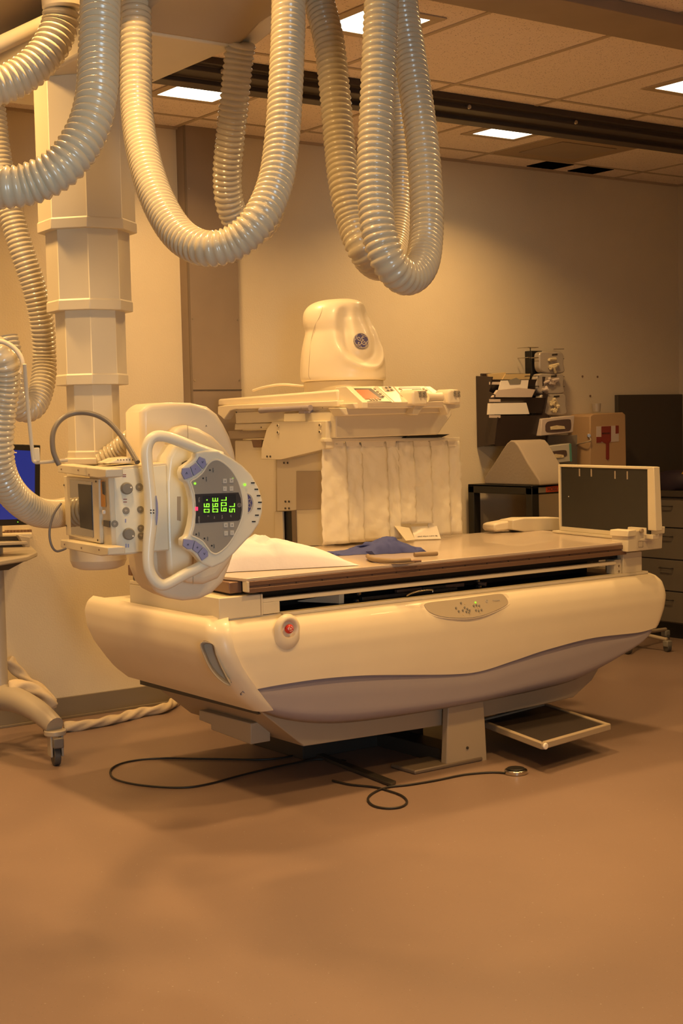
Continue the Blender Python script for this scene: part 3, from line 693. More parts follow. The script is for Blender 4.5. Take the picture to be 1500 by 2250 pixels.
# grab handle pods
for (a, b, w, hgt, dy) in ((906, 857, 34, 34, .05), (985, 856, 28, 32, .02)):
    L = ((a, b + 4), (a + 6, b - 1), (a + w - 6, b), (a + w, b + 6), (a + w, b + hgt), (a + 1, b + hgt))
    pod = prism('grip_pod', P2(L, 5.03), (0, .10, 0), 'cream', TW, bev=.010, seg=3)
    q0 = PY(a + w * .55, b + 9, 5.096)
    k0 = prism('key_plate', P2(((a + 12, b + 2), (a + w - 4, b + 2), (a + w - 1, b + 16), (a + 16, b + 16)), 5.028), (0, .004, 0), 'panel', pod, bev=.001)
    for ddx in (16, 25):
        for ddy in (6, 12): cyl('key', PY(a + ddx - (3 if a > 950 else 0), b + ddy, 5.028), (0, -1, 0), .0055, .005, 'badge', pod, seg=10)
tube('grip_bar', [PY(936, 873, 5.08), PY(960, 872, 5.08), PY(992, 871, 5.08)], lambda i, n: .023 - .004 * math.sin(math.pi * i / (n - 1)), 'cream', TW, seg=16)
prism('pod_bracket', P2(((912, 890), (934, 889), (918, 912), (906, 910)), 5.06), (0, .05, 0), 'cream2', TW, bev=.003)
prism('pod_bracket', P2(((975, 889), (1012, 887), (1010, 895), (990, 900), (984, 912)), 5.06), (0, .05, 0), 'cream2', TW, bev=.003)
# mechanism under the carriage
prism('lower_plate', P2(((716, 962), (962, 958), (962, 964), (716, 970)), 5.24), (0, .04, 0), 'cream2', TW, bev=.002)
prism('slide_slot', P2(((900, 956), (988, 954), (970, 961), (890, 962)), 5.21), (0, .3, 0), 'black', TW, bev=0)
prism('rear_recess', P_(((717, 926), (742, 924), (742, 960), (717, 962)), 3.80), (.01, 0, 0), 'steeld', TW, bev=0)
prism('drape_rail', P2(((712, 964), (1010, 961), (1010, 968), (712, 971)), 5.235), (0, .03, 0), 'cream2', TW, bev=.002)
# domed head
hc = V((4.04, 5.56, 0)); fwdv = V((ray(755, 900).x, ray(755, 900).y, 0)).normalized(); sdv = V((fwdv.y, -fwdv.x, 0))
prof = [(838, 664, 846), (832, 660, 848), (815, 659, 847), (790, 660, 845), (765, 663, 839), (745, 667, 834), (730, 670, 828), (718, 667, 821), (705, 665, 815), (690, 666, 807), (678, 672, 803), (668, 684, 797), (661, 705, 783), (657.5, 735, 768)]
fine = catmull([V(p_) for p_ in prof], 4); rings = []
for py_, a, b in fine:
    pa, pb = PL(a, py_, hc, fwdv), PL(b, py_, hc, fwdv); c = (pa + pb) / 2; hw = (pb - pa).length / 2
    rr = []
    for k in range(64):
        th = 2 * math.pi * k / 64; cs, sn_ = math.cos(th), math.sin(th)
        ex = .80
        p_ = c + sdv * hw * math.copysign(abs(cs) ** ex, cs) - fwdv * (hw * .95) * math.copysign(abs(sn_) ** ex, sn_)
        rr.append(p_)
    rings.append(rr)
# scooped recess round the emblem
ecen = PL(797, 752, hc - fwdv * .13, fwdv); en = (-fwdv + sdv * .75).normalized(); er = en.cross(V((0, 0, 1))) * -1
for r in rings:
    for i, p_ in enumerate(r):
        d = p_ - ecen; x, z = d.dot(er), d.z
        if d.dot(en) < -.10 or abs(x) > .2: continue
        zz = z if z < 0 else z * .35
        q1 = math.sqrt((x / .098) ** 2 + (zz / .098) ** 2); q2 = math.sqrt((x / .060) ** 2 + (zz / .070) ** 2)
        w = 1 / (1 + math.exp((q1 - 1) * 16)); w2 = 1 / (1 + math.exp((q2 - 1) * 14))
        fade = max(0, min(1, (.20 - z) / .08))
        lipf = math.exp(-((q1 - 1.22) / .13) ** 2) * max(0, min(1, (.01 - z) / .04))
        r[i] = p_ + en * (-.034 * w + .016 * w2 + .016 * lipf) * fade
bm = bmesh.new(); a_loft(bm, rings); hd_ = link('head_dome', bm, 'cream', TW, ang=180); 
md = hd_.modifiers.new('s', 'SUBSURF'); md.levels = 1; md.render_levels = 1
# ring base
bm = bmesh.new(); rr = []
for py_, a, b in ((862, 668, 842), (838, 668, 842)):
    pa, pb = PL(a, py_, hc, fwdv), PL(b, py_, hc, fwdv); c = (pa + pb) / 2; hw = (pb - pa).length / 2
    rr.append([c + sdv * hw * math.cos(t_) - fwdv * hw * .9 * math.sin(t_) for t_ in [2 * math.pi * k / 48 for k in range(48)]])
a_loft(bm, rr); link('head_collar', bm, 'cream2', TW, bev=.004)
# seam line on the dome
bm = bmesh.new(); sl = []
for idx, r in enumerate(rings[2:-3]): 
    f_ = idx / (len(rings) - 5); k = int(26 - 6 * f_ + 2 * math.sin(f_ * 4)); sl.append(r[k % 64] * 1.0 - fwdv * .0)
sl = [PL(a, b, hc, fwdv) for a, b in ((682, 834), (678, 825), (680, 780), (684, 745), (692, 715), (704, 690), (710, 672), (717, 664))]
from mathutils.bvhtree import BVHTree
bmt = bmesh.new(); a_loft(bmt, rings); bmesh.ops.triangulate(bmt, faces=bmt.faces[:]); bv = BVHTree.FromBMesh(bmt)
def on_dome(px, py, d=0.):
    dr = ray(px, py).normalized(); h_ = bv.ray_cast(EYE, dr); return (h_[0] - dr * d, h_[1]) if h_[0] else (PL(px, py, hc - fwdv * .15, fwdv), -fwdv)
a_tube(bm, catmull([on_dome(a, b, 0)[0] for a, b in ((682, 834), (678, 825), (679, 800), (680, 780), (684, 745), (692, 715), (700, 700), (705, 688), (709, 675))], 4), .0011, 6)
link('seam_line', bm, 'creamd', TW)
ep, enn = on_dome(793, 749, .002); 
if enn.dot(-fwdv) < 0: enn = -enn
er2 = V((0, 0, 1)).cross(enn).normalized()
emblem(ep + enn * .003, er2, enn.cross(er2), .037, TW)
bmt.free()

# ---- lead drape
DR = thing('lead_drape', 'pleated off-white lead curtain hanging from the tower carriage down to the table top', 'curtain', (4.1, 5.29, .86))
edges = [710, 757, 792, 846, 872, 905, 943, 981, 1007]
for i, (a, b) in enumerate(zip(edges, edges[1:])):
    x0, x1 = PY(a, 1080, 5.27).x - .004, PY(b, 1080, 5.27).x + .014
    zt_ = 1.315 if i < 4 else 1.318; zb_ = .862
    fold = i in (4, 5)
    if fold: zb_ = .93 if i == 4 else .925
    bm = bmesh.new(); G = []; nx, nz = 10, 26; ph = random.random() * 6
    for k in range(nx + 1):
        u = k / nx; c = []
        for j in range(nz + 1):
            v = j / nz; z = zt_ + (zb_ - zt_) * v
            y = 5.270 + (i % 2) * .004 + .0055 * noise(u * 3 + i * 2, v * 8) + .0035 * noise(u * 6 + i, v * 16) - .022 * (u - .5) * (.4 + .6 * v) + .003 * math.sin(v * 4 + i)
            pin = .82 if v < .0 else 1
            xx = x0 + (x1 - x0) * (.5 + (u - .5) * (1 - .22 * max(0, 1 - v / .10) * (1 if u < .5 else .6))) + .003 * math.sin(v * 5 + i)
            c.append(V((xx, y, z)))
        G.append(c)
    grid_mesh(bm, G); o = solid(link('strip', bm, 'drape', DR, ang=60), .003)
bm = bmesh.new(); hm = P2(((712, 968), (1008, 965), (1008, 985), (712, 988)), 5.268); 
for i, (a, b) in enumerate(zip(edges, edges[1:])):
    if i < 4 or i > 4: a_prism(bm, P2(((a + 2, 969), (b - 2, 968), (b - 4, 980), (a + 4, 981)), 5.262 + .003 * (i % 2)), (0, .006, 0))
link('hem_tabs', bm, 'drape', DR, bev=.001)
fl = [PY(901, 1158, 5.262), PY(960, 1156, 5.262), PZ(969, 1184, ZT + .004), PZ(912, 1186, ZT + .004)]
fl[0] = fl[3] + (fl[1] - fl[2]) * 1.02
bm = bmesh.new(); a_prism(bm, fl, (0, .004, .001)); lb = lab(link('labelled_flap', bm, 'paper', DR, bev=.001), 'pale flap with a printed line')
fr = (fl[2] - fl[3]).normalized(); fu = ((fl[0] + fl[1]) - (fl[2] + fl[3])).normalized(); fn = fr.cross(fu).normalized()
if fn.y > 0: fn = -fn
cx = fl[3].lerp(fl[2], .5) + fu * .022 + fn * .002
text('printed_line', 'LEAD EQUIV 0.5MM PB', .0095, cx, fr, fu, 'ink', lb)
fl = [PY(866, 1155, 5.262), PY(899, 1160, 5.262), PZ(912, 1186, ZT + .012), PZ(892, 1188, ZT + .012)]
prism('curled_flap', fl, (0, .004, .001), 'drape', DR, bev=.001)

# ================================================================ CEILING TUBE CRANE
CX, CY = 2.10, 4.26
CR = thing('xray_tube_crane', 'ceiling-hung x-ray tube crane with octagonal telescoping column and big handled control console', 'x-ray tube crane', (CX, CY, 2.5))
d2c = math.atan2(-CY, -CX)
def octa(R_, z): return [V((CX + R_ * math.cos(d2c + k * math.pi / 4), CY + R_ * math.sin(d2c + k * math.pi / 4), z)) for k in range(8)]
def section(nm, R_, z0, z1, m='cream2'):
    bm = bmesh.new(); a_loft(bm, [octa(R_ - .004, z1), octa(R_ - .004, z0 + .035), octa(R_, z0 + .030), octa(R_, z0)]); return link(nm, bm, m, CR, bev=.002, ang=25)
section('column_section', .158, 2.03, 2.50); section('column_section', .1375, 1.778, 2.08); section('column_section', .1155, 1.544, 1.82); section('column_section', .088, 1.30, 1.58)
cyl('column_flange', (CX, CY, 1.29), (0, 0, 1), .098, .022, 'cream', CR, bev=.004)
cyl('pivot_drum', (CX, CY, .950), (0, 0, 1), .092, .34, 'cream2', CR, bev=.03, seg=40)
# carriage under the ceiling
box('carriage', 1.935, 2.285, 3.62, 4.62, 2.50, 2.66, 'cream2', CR, bev=.012)
prism('carriage_end', [V((1.93, 3.62, 2.50)), V((1.93, 3.50, 2.54)), V((1.93, 3.30, 2.56)), V((1.93, 3.30, 2.74)), V((1.93, 3.62, 2.74))], (.36, 0, 0), 'creamd', CR, bev=.015)
prism('end_cap', [V((2.29, 3.66, 2.52)), V((2.29, 3.50, 2.55)), V((2.29, 3.40, 2.60)), V((2.29, 3.40, 2.74)), V((2.29, 3.66, 2.74))], (.075, 0, 0), 'cream2', CR, bev=.008)
box('carriage_slot', 2.10, 2.26, 4.085, 4.088, 2.4985, 2.50, 'brown', CR, bev=0)
box('bridge', 1.75, 2.45, 3.70, 5.40, 2.72, 2.80, 'creamd', CR, bev=.01)
for y in (3.80, 5.30): box('rail_truck', 1.65, 2.55, y - .06, y + .06, 2.70, 2.83, 'dark', CR, bev=.006)
pts = [(-.02, 1), (.12, .55), (.2, .2)]
tube('hose_strut', [V((1.45, 3.75, 2.36)), V((1.75, 3.55, 2.52)), V((2.0, 3.35, 2.62))], .022, 'cream2', CR, n=1, seg=8)
tube('hose_strut', [V((1.35, 3.80, 2.42)), V((1.62, 3.55, 2.58)), V((1.9, 3.30, 2.70))], .016, 'cream2', CR, n=1, seg=8)
fc = PD(137, 22, 3.42); cyl('hose_fitting', fc, (-.05, 0, 1), .047, .12, 'cream', CR, bev=.006)
# ---- tube head frame of reference
HR = math.radians(-11); xh = V((math.cos(HR), math.sin(HR), 0)); yh = V((-math.sin(HR), math.cos(HR), 0)); zh = V((0, 0, 1)); HO = V((1.864, 3.703, 1.167))
def HY(a, b, yl=0.): return PL(a, b, HO + yh * yl, yh)
def HX(a, b, xl_=0.): return PL(a, b, HO + xh * xl_, xh)
def hs(nm, L, yl, th, m, parent=CR, bev=.002, seg=3, smooth=False, **k):
    P = [HY(a, b, yl) for a, b in L]
    if smooth: P = catmull(P, 5, True)
    return prism(nm, P, yh * th, m, parent, bev=bev, seg=seg, **k)
# collimator
CO = hs('collimator', ((236, 1027), (366, 1016), (372, 1210), (247, 1222)), 0., .20, 'cream2', bev=.004)
D = (HX(140, 1046, -.002) - HX(238, 1046, -.002)).dot(yh)
hs('control_plate', ((250, 1033), (364, 1022), (370, 1207), (256, 1217)), -.0015, .003, 'console', CO, bev=.001)
def hx(nm, L, xl_, th, m, parent=CO, bev=.002): return prism(nm, [HX(a, b, xl_) for a, b in L], xh * th, m, parent, bev=bev)
hx('window_frame', ((140, 1046), (216, 1053), (219, 1194), (145, 1175)), -.008, .012, 'cream2')
lab(hx('window', ((153, 1054), (201, 1059), (205, 1181), (156, 1173)), -.0095, .002, 'glass', bev=0), 'dark glass window')
hx('window_inner', ((171, 1063), (200, 1066), (203, 1165), (176, 1159)), -.0105, .001, 'black2', bev=0)
for a, b in ((141, 1066), (211, 1058), (215, 1187), (146, 1155)): cyl('frame_screw', HX(a, b, -.009), -xh, .003, .002, 'dark', CO, seg=8)
tb = hx('top_rail', ((126, 1020), (232, 1031), (232, 1049), (217, 1051), (126, 1038)), -.035, .05, 'cream2', bev=.003)
bb = hx('bottom_rail', ((133, 1186), (237, 1203), (237, 1220), (220, 1222), (133, 1203)), -.035, .05, 'cream2', bev=.003)
for a, b, o in ((135, 1031, tb), (172, 1033, tb), (196, 1043, tb), (142, 1196, bb), (179, 1204, bb), (218, 1208, bb)): cyl('rail_screw', HX(a, b, -.036), -xh, .0028, .002, 'brown', CO, seg=8)
lab(hx('warning_label', ((217, 1055), (229, 1056), (231, 1114), (219, 1113)), -.002, .002, 'yellow', bev=0), 'orange-yellow warning label')
hx('warning_print', ((223, 1058), (229, 1058), (230, 1088), (225, 1085)), -.003, .001, 'ink', bev=0)
hx('slot_tab', ((227, 1143), (240, 1145), (240, 1159), (227, 1156)), -.004, .003, 'dark', bev=0)
lab(cyl('release_pin', HX(231, 1125, -.004), -xh, .006, .008, 'paper', CO, bev=.001), 'white release pin')
hs('top_vent', ((236, 1018), (262, 1007), (292, 1004), (308, 1012), (309, 1018)), .04, .12, 'cream', CO, bev=.006)
for k in range(8): 
    a = 258 + k * 6.5; hs('vent_slit', ((a, 1009), (a + 1.5, 1009), (a + 2, 1012), (a + .5, 1012)), .0385, .002, 'dark', CO, bev=0)
for a, b in ((276.5, 1073), (281, 1173)):
    kb = cyl('knob', HY(a, b, -.001), -yh, .0170, .016, 'knob', CO, bev=.003); lab(kb, 'round grey knob')
    q = HY(a + 11, b + (-2 if b < 1100 else 5), -.0175); cyl('knob_mark', q, -yh, .0025, .002, 'paper', CO, seg=8)
for a, b, r in ((305.6, 1070, 9), (308, 1119, 8), (309, 1160, 8), (310, 1177, 8.5), (276.5, 1122, 8.5), (252, 1151, 8)):
    bt = cyl('push_button', HY(a, b, -.001), -yh, r * .00123, .003, 'badge', CO, bev=.001)
    hs('button_sign', ((a - 3, b - .7), (a + 3, b - .7), (a + 3, b + .7), (a - 3, b + .7)), -.005, .001, 'silver', CO, bev=0)
    hs('button_sign', ((a - .7, b - 3), (a + .7, b - 3), (a + .7, b + 3), (a - .7, b + 3)), -.005, .001, 'silver', CO, bev=0)
for a, b, m in ((273, 1043, 'redl'), (273, 1047, 'redl'), (275, 1097, 'redl'), (275, 1103, 'redl')):
    hs('mark', ((a - 4, b - .8), (a + 4, b - .8), (a + 4, b + .8), (a - 4, b + .8)), -.0025, .001, m, CO, bev=0)
for a, b in ((276, 1144), (277, 1199), (282, 1199)):
    hs('mark', ((a - 1.3, b - 4), (a + 1.3, b - 4), (a + 1.3, b + 4), (a - 1.3, b + 4)), -.0025, .001, 'blueb', CO, bev=0)
# housing behind and arm
hs('tube_cover', ((309, 905), (315, 893), (332, 886), (372, 884), (422, 885), (457, 893), (479, 910), (493, 932), (507, 960), (517, 992), (524, 1030), (528, 1070), (528, 1130), (520, 1190), (508, 1240), (492, 1280), (468, 1304), (440, 1317), (405, 1321), (370, 1315), (345, 1302), (330, 1285), (318, 1255), (313, 1200), (311, 1000)), .10, .17, 'cream', bev=.035, seg=6, smooth=False, ang=60)
hs('front_shell', ((375, 952), (395, 938), (413, 934), (440, 941), (470, 958), (497, 985), (518, 1014), (532, 1050), (536, 1110), (528, 1180), (512, 1230), (482, 1272), (450, 1285), (405, 1282), (392, 1240), (388, 1100), (385, 1000)), .025, .10, 'cream', bev=.022, seg=5, ang=60)
hs('tube_neck', ((368, 1005), (385, 975), (405, 968), (424, 990), (428, 1050), (430, 1180), (424, 1240), (408, 1275), (385, 1282), (370, 1260), (364, 1180), (362, 1060)), .0, .12, 'console', bev=.024, seg=5, ang=60)
hs('neck_slot', ((389, 1091), (397, 1091), (397, 1145), (389, 1143)), -.001, .002, 'creamd', bev=0)
hs('port', ((400, 1028), (402, 1017), (411, 1012), (421, 1012), (418, 1022), (409, 1028)), -.012, .016, 'dark', bev=.001)
for L in (((412, 934), (413, 968)), ((424, 1215), (424, 1284))):
    tube('shell_seam', [HY(*L[0], .0245), HY(*L[1], .0245)], .0008, 'creamd', CR, n=1, seg=6)
tube('arm', [V((CX, CY, 1.13)), V((CX + .12, CY - .12, 1.13)), HY(440, 1100, .25)], .085, 'cream2', CR, n=1, seg=20)
# console
YC = -.125
KS = hs('control_console', ((430, 994), (450, 990), (480, 990), (507, 1005), (532, 1022), (553, 1043), (568, 1070), (577, 1098), (577, 1125), (570, 1150), (555, 1173), (536, 1193), (516, 1215), (492, 1236), (466, 1248), (446, 1240), (436, 1228), (425, 1215), (402, 1204), (401, 1184), (412, 1178), (419, 1155), (423, 1130), (422, 1100), (417, 1075), (411, 1060), (402, 1056), (398, 1038), (402, 1026), (420, 1014), (430, 1004)), YC, .045, 'console', bev=.008, seg=4, ang=50)
hs('console_mount', ((440, 1040), (520, 1040), (520, 1190), (440, 1190)), YC + .04, .13, 'console', bev=.01)
hp = [HY(a, b, YC + .022) for a, b in ((486, 1004), (450, 992), (415, 978), (390, 968), (365, 960), (342, 959), (328, 970), (322, 992), (324, 1030), (328, 1070), (331, 1110), (331, 1150), (327, 1190), (325, 1225), (328, 1253), (339, 1274), (355, 1285), (372, 1281), (400, 1265), (430, 1250), (460, 1234), (486, 1222))]
hb = tube('handle', hp, lambda i, n: .0158 + .0022 * math.exp(-(((i / n) - .5) / .08) ** 2), 'handle', CR, seg=16, n=6); lab(hb, 'looped pale handle')
hs('thumb_switch', ((344, 1088), (347, 1105), (348, 1125), (347, 1140), (345, 1155), (343, 1140), (344, 1110)), YC + .002, .01, 'blueb', hb, bev=.002)
for dx, dy in ((-3, -3), (3, -3), (-3, 3), (3, 3)):
    a, b = 334 + dx, 1124 + dy; q = HY(a, b, YC + .002); cyl('handle_mark', q, -yh, .0022, .003, 'ink', hb, seg=6)
fpl = hs('face_plate', ((456, 1021), (467, 1012), (480, 1011), (495, 1020), (510, 1035), (522, 1055), (530, 1078), (534, 1100), (534, 1125), (528, 1148), (518, 1170), (505, 1192), (490, 1208), (475, 1217), (463, 1213), (455, 1203), (445, 1190), (430, 1181), (421, 1176), (425, 1160), (428, 1140), (429, 1115), (427, 1090), (422, 1070), (419, 1058), (432, 1050), (445, 1038)), YC - .003, .005, 'face', KS, bev=.001, smooth=True)
dsp = hs('display', ((428, 1086), (524, 1082), (529, 1095), (531, 1120), (528, 1140), (524, 1144), (429, 1150)), YC - .0045, .003, 'disp', KS, bev=.0005)
def rim(nm, L, m):
    P = catmull([HY(a, b, YC - .002) for a, b in L], 5, True); bm = bmesh.new(); a_tube(bm, P + [P[0]], .0028, 8, cap=False); return link(nm, bm, m, KS)
rim('face_rim', ((456, 1021), (467, 1012), (480, 1011), (495, 1020), (510, 1035), (522, 1055), (530, 1078), (534, 1100), (534, 1125), (528, 1148), (518, 1170), (505, 1192), (490, 1208), (475, 1217), (463, 1213), (455, 1203), (445, 1190), (430, 1181), (421, 1176), (425, 1160), (428, 1140), (429, 1115), (427, 1090), (422, 1070), (419, 1058), (432, 1050), (445, 1038)), 'console')
SEG = {'0': 'abcdef', '3': 'abgcd', '5': 'afgcd', '7': 'abc', '9': 'abcfgd', ' ': ''}
def digit(bm, ch, cx, cy, dot=False):
    h, w, t_ = 12.4, 8.2, 1.9        # tall along the picture's x (characters lie on their side, tops to the right)
    def bar(u0, v0, u1, v1):        # u: char right (down the picture), v: char up (right in the picture)
        L = [(cx + v, cy + u) for u, v in ((u0, v0), (u1, v0), (u1, v1), (u0, v1))]
        a_prism(bm, [HY(a, b, YC - .0062) for a, b in L], yh * .001)
    S = {'a': (-w / 2, h / 2 - t_, w / 2, h / 2), 'd': (-w / 2, -h / 2, w / 2, -h / 2 + t_), 'g': (-w / 2, -t_ / 2, w / 2, t_ / 2),
         'b': (w / 2 - t_, .6, w / 2, h / 2 - .4), 'c': (w / 2 - t_, -h / 2 + .4, w / 2, -.6), 'f': (-w / 2, .6, -w / 2 + t_, h / 2 - .4), 'e': (-w / 2, -h / 2 + .4, -w / 2 + t_, -.6)}
    for s in SEG[ch]: bar(*S[s])
    if dot: bar(w / 2 + .9, -h / 2, w / 2 + 2.6, -h / 2 + 1.8)
for (x0, x1, y0, y1), s in (((445.6, 462.4, 1089.6, 1130), '.90'), ((464, 481.6, 1089, 1129.6), '390'), ((483, 500, 1087, 1127), '709'), ((501.6, 518, 1086, 1126), ' 75')):
    wd = hs('digit_window', ((x0, y0), (x1, y0 - .4), (x1 + .6, y1 - .4), (x0 + .6, y1)), YC - .0054, .001, 'black', KS, bev=0)
    bm = bmesh.new(); cx = (x0 + x1) / 2
    for i, ch in enumerate(s):
        cy = y0 + 9 + i * 11.8 + (3 if s == ' 75' else 0)
        if ch == '.': a_cyl(bm, HY(cx + .5, cy, YC - .0058), -yh, .0020, .001, 10)
        else: digit(bm, ch, cx, cy, dot=(s == '390' and i == 1) or (s == '709' and i == 1))
    lab(link('digits', bm, 'led', KS, smooth=False), 'glowing green digits')
for s, a, b in (('kV', 507, 1134), ('mAs', 488, 1136), ('ms', 471, 1137), ('C', 457, 1134), ('BRIGHT', 437, 1143), ('TUBE', 437, 1098)):
    text('display_lettering', s, .0062, HY(a, b, YC - .0056), -zh, xh, 'pale', KS)
for a, b, r in ((428, 1062.4, 2.6), (537.6, 1065, 3.), (511, 1051.5, 1.6)): lab(cyl('indicator', HY(a, b, YC - .0035), -yh, r * .00123, .002, 'led', KS, seg=12), 'green indicator')
lab(hs('red_indicator', ((429, 1114), (435, 1114), (435, 1122), (429, 1122)), YC - .006, .002, 'ledr', KS, bev=.0005), 'red indicator')
for a, b in ((461, 1033), (446, 1051), (431, 1174), (449, 1183), (465, 1199)): cyl('sensor_dot', HY(a, b, YC - .0035), -yh, .0024, .001, 'black', KS, seg=10)
for a, b in ((468, 1033), (453, 1053), (437, 1174), (456, 1184), (470, 1200)): text('face_lettering', 'ALIGN' if b % 2 else 'LOCK', .0045, HY(a, b, YC - .0036), -zh, xh, 'disp', KS)
for a, b, s in ((494, 1057, '+'), (508.5, 1056, '+'), (494, 1074, '-'), (508.5, 1073.6, '-'), (496, 1154, '+'), (509.6, 1153.6, '+'), (496.5, 1172, '-'), (510, 1171, '-')):
    kk = hs('key', ((a - 4.2, b - 5.2), (a + 4.4, b - 5.4), (a + 4.6, b + 5), (a - 4, b + 5.2)), YC - .006, .004, 'white', KS, bev=.001)
    text('key_sign', s, .008, HY(a, b, YC - .0064), -zh, xh, 'ink', KS)
for L, gly in ((((401, 1029), (417, 1027), (424, 1047), (406, 1054), (399, 1040)), 'L'), (((418.5, 1026), (431, 1017), (444, 1033), (426, 1046)), 'I'), (((432.5, 1015), (439, 1003), (451, 1008), (454, 1020), (446, 1031)), 'U'),
          (((404, 1184), (427, 1187), (423, 1206), (412, 1207), (402, 1199)), 'X'), (((429, 1187.5), (446, 1200), (434, 1216), (423.5, 1208)), 'T'), (((448, 1201), (457, 1212), (458, 1222), (444, 1232), (435, 1217)), 'U')):
    k0 = hs('blue_key', L, YC - .007, .009, 'blueb', KS, bev=.0015); lab(k0, 'lilac-blue key')
    a = sum(p_[0] for p_ in L) / len(L); b = sum(p_[1] for p_ in L) / len(L)
    text('blue_key_sign', {'X': 'x', 'L': '<', 'I': '-', 'U': '>', 'T': '+'}[gly], .012, HY(a, b, YC - .0075), -zh, xh, 'ink', KS)
for a, b in ((556, 1061), (563.7, 1075), (568.5, 1089), (571.5, 1103.7), (569.6, 1117.6), (565, 1132), (558, 1146)):
    hs('vent_slot', ((a - 4.5, b - 1.2), (a + 3.5, b - 1.4), (a + 3.5, b + 1.3), (a - 4.5, b + 1.4)), YC - .0015, .002, 'black', KS, bev=0)
# half-round emblem at the rim of the face
P = [HY(a, b, YC - .0012) for a, b in ((544, 1086), (549, 1090), (553, 1097), (554.5, 1105), (553, 1114), (549, 1122), (545, 1126), (545.5, 1105))]
em = prism('emblem', P, yh * .002, 'blue', KS, bev=0)
bm = bmesh.new(); a_tube(bm, catmull([HY(a, b, YC - .002) for a, b in ((543, 1084), (550, 1088), (555, 1097), (556, 1105), (555, 1115), (550, 1124), (544, 1128))], 4), .0011, 6)
for L in (((545.5, 1099), (549, 1096), (551, 1101), (548, 1104), (546, 1103)), ((546, 1108), (549, 1106), (551, 1110), (549, 1115), (546, 1113)), ((551, 1095), (552.5, 1099)), ((552, 1113), (551, 1117))):
    a_tube(bm, catmull([HY(a, b, YC - .002) for a, b in L], 4), .0007, 6)
link('emblem_curls', bm, 'silver', KS)
bm = bmesh.new(); c0 = HY(525.5, 1110, YC - .005)
a_tube(bm, [c0 + (xh * math.cos(a) + zh * math.sin(a)) * .0055 for a in [k * .4 for k in range(17)]], .0005, 6, cap=False)
for s in (-1, 1): a_tube(bm, catmull([c0 + zh * (s * .002 + math.cos(a) * .0015) + xh * math.sin(a) * .003 for a in (.5, 1.5, 2.6, 3.8, 5, 5.8)], 3), .0005, 6)
link('small_monogram', bm, 'pale', KS)
for s, a, b in (('A', 453, 936), ('K', 461, 1275)): text('cover_mark', s, .008, HY(a, b, .0985), xh, zh, 'dark', CR)
# hose support rod beside the head
tube('support_rod', [PD(54, 800, 4.0), PD(60, 880, 4.05), PD(72, 1000, 4.1), PD(77, 1014, 4.1), PD(90, 1016, 4.12), PD(148, 1011, 4.2)], .0055, 'cream2', CR, n=3, seg=8, flat=.6)
prism('rod_block', [PD(72, 985, 4.1), PD(87, 983, 4.1), PD(89, 1014, 4.1), PD(76, 1016, 4.1)], yh * .03, 'cream2', CR, bev=.003)
tube('hose_saddle', [PD(-12, 748, 4.05), PD(12, 753, 4.05), PD(32, 766, 4.05), PD(46, 785, 4.05), PD(50, 805, 4.05), PD(45, 820, 4.05)], .007, 'cream', CR, seg=10)

# ================================================================ HOSES
def hose(pts, r, lbl, pitch=.0165, depth=.0062):
    K_ = [PD(a, b, d) for a, b, d in pts]
    if pts[0][1] < -30: K_ = [V((K_[0].x + .01, K_[0].y + .01, 2.86)), K_[0].lerp(V((K_[0].x, K_[0].y, 2.86)), .4)] + K_
    if pts[-1][1] < -30: K_ = K_ + [K_[-1].lerp(V((K_[-1].x, K_[-1].y, 2.86)), .4), V((K_[-1].x + .01, K_[-1].y + .01, 2.86))]
    P = catmull(K_, 14); step = pitch / 4; P = resample(P, step)
    bm = bmesh.new(); pat = (0, .62, 1, .62)
    a_tube(bm, P, lambda i, n: r - depth + depth * pat[i % 4], 26)
    o = link('cable_hose', bm, 'hose', ang=75); tag(o, lbl, 'hose', 'ribbed cable hoses of the crane'); return o
hose([(222, -60, 3.15), (221, 0, 3.1), (217, 120, 3.05), (212, 210, 3.0), (190, 290, 2.97), (140, 362, 2.95), (70, 402, 2.95), (0, 412, 2.95), (-70, 398, 3.0), (-140, 330, 3.1), (-180, 200, 3.15), (-190, 60, 3.2), (-190, -60, 3.2)], .0445, 'thickest ribbed hose, sweeping out of the left edge of the photo')
hose([(300, -60, 3.95), (298, 0, 3.92), (299, 120, 3.9), (300, 230, 3.85), (313, 330, 3.75), (342, 430, 3.62), (390, 512, 3.5), (450, 546, 3.42), (515, 532, 3.4), (570, 480, 3.4), (605, 400, 3.45), (620, 300, 3.5), (628, 180, 3.55), (633, 60, 3.6), (634, -60, 3.65)], .0435, 'ribbed hose forming the wide front U loop in the middle')
hose([(530, 92, 4.2), (524, 130, 4.22), (515, 220, 4.25), (505, 310, 4.3), (499, 390, 4.35), (508, 460, 4.4), (540, 505, 4.45), (580, 492, 4.5), (604, 420, 4.55), (617, 300, 4.6), (624, 150, 4.6), (628, -40, 4.6)], .045, 'ribbed hose dropping from the carriage end behind the front U loop')
hose([(690, -50, 4.15), (703, 10, 4.15), (722, 90, 4.12), (735, 200, 4.1), (745, 310, 4.08), (755, 400, 4.05), (772, 480, 4.03), (798, 550, 4.0), (832, 582, 4.08), (862, 560, 4.25), (876, 490, 4.4), (881, 400, 4.5), (880, 300, 4.55), (872, 200, 4.6), (860, 80, 4.6), (850, -40, 4.6)], .045, 'rear ribbed hose of the right-hand pair, partly behind the front one')
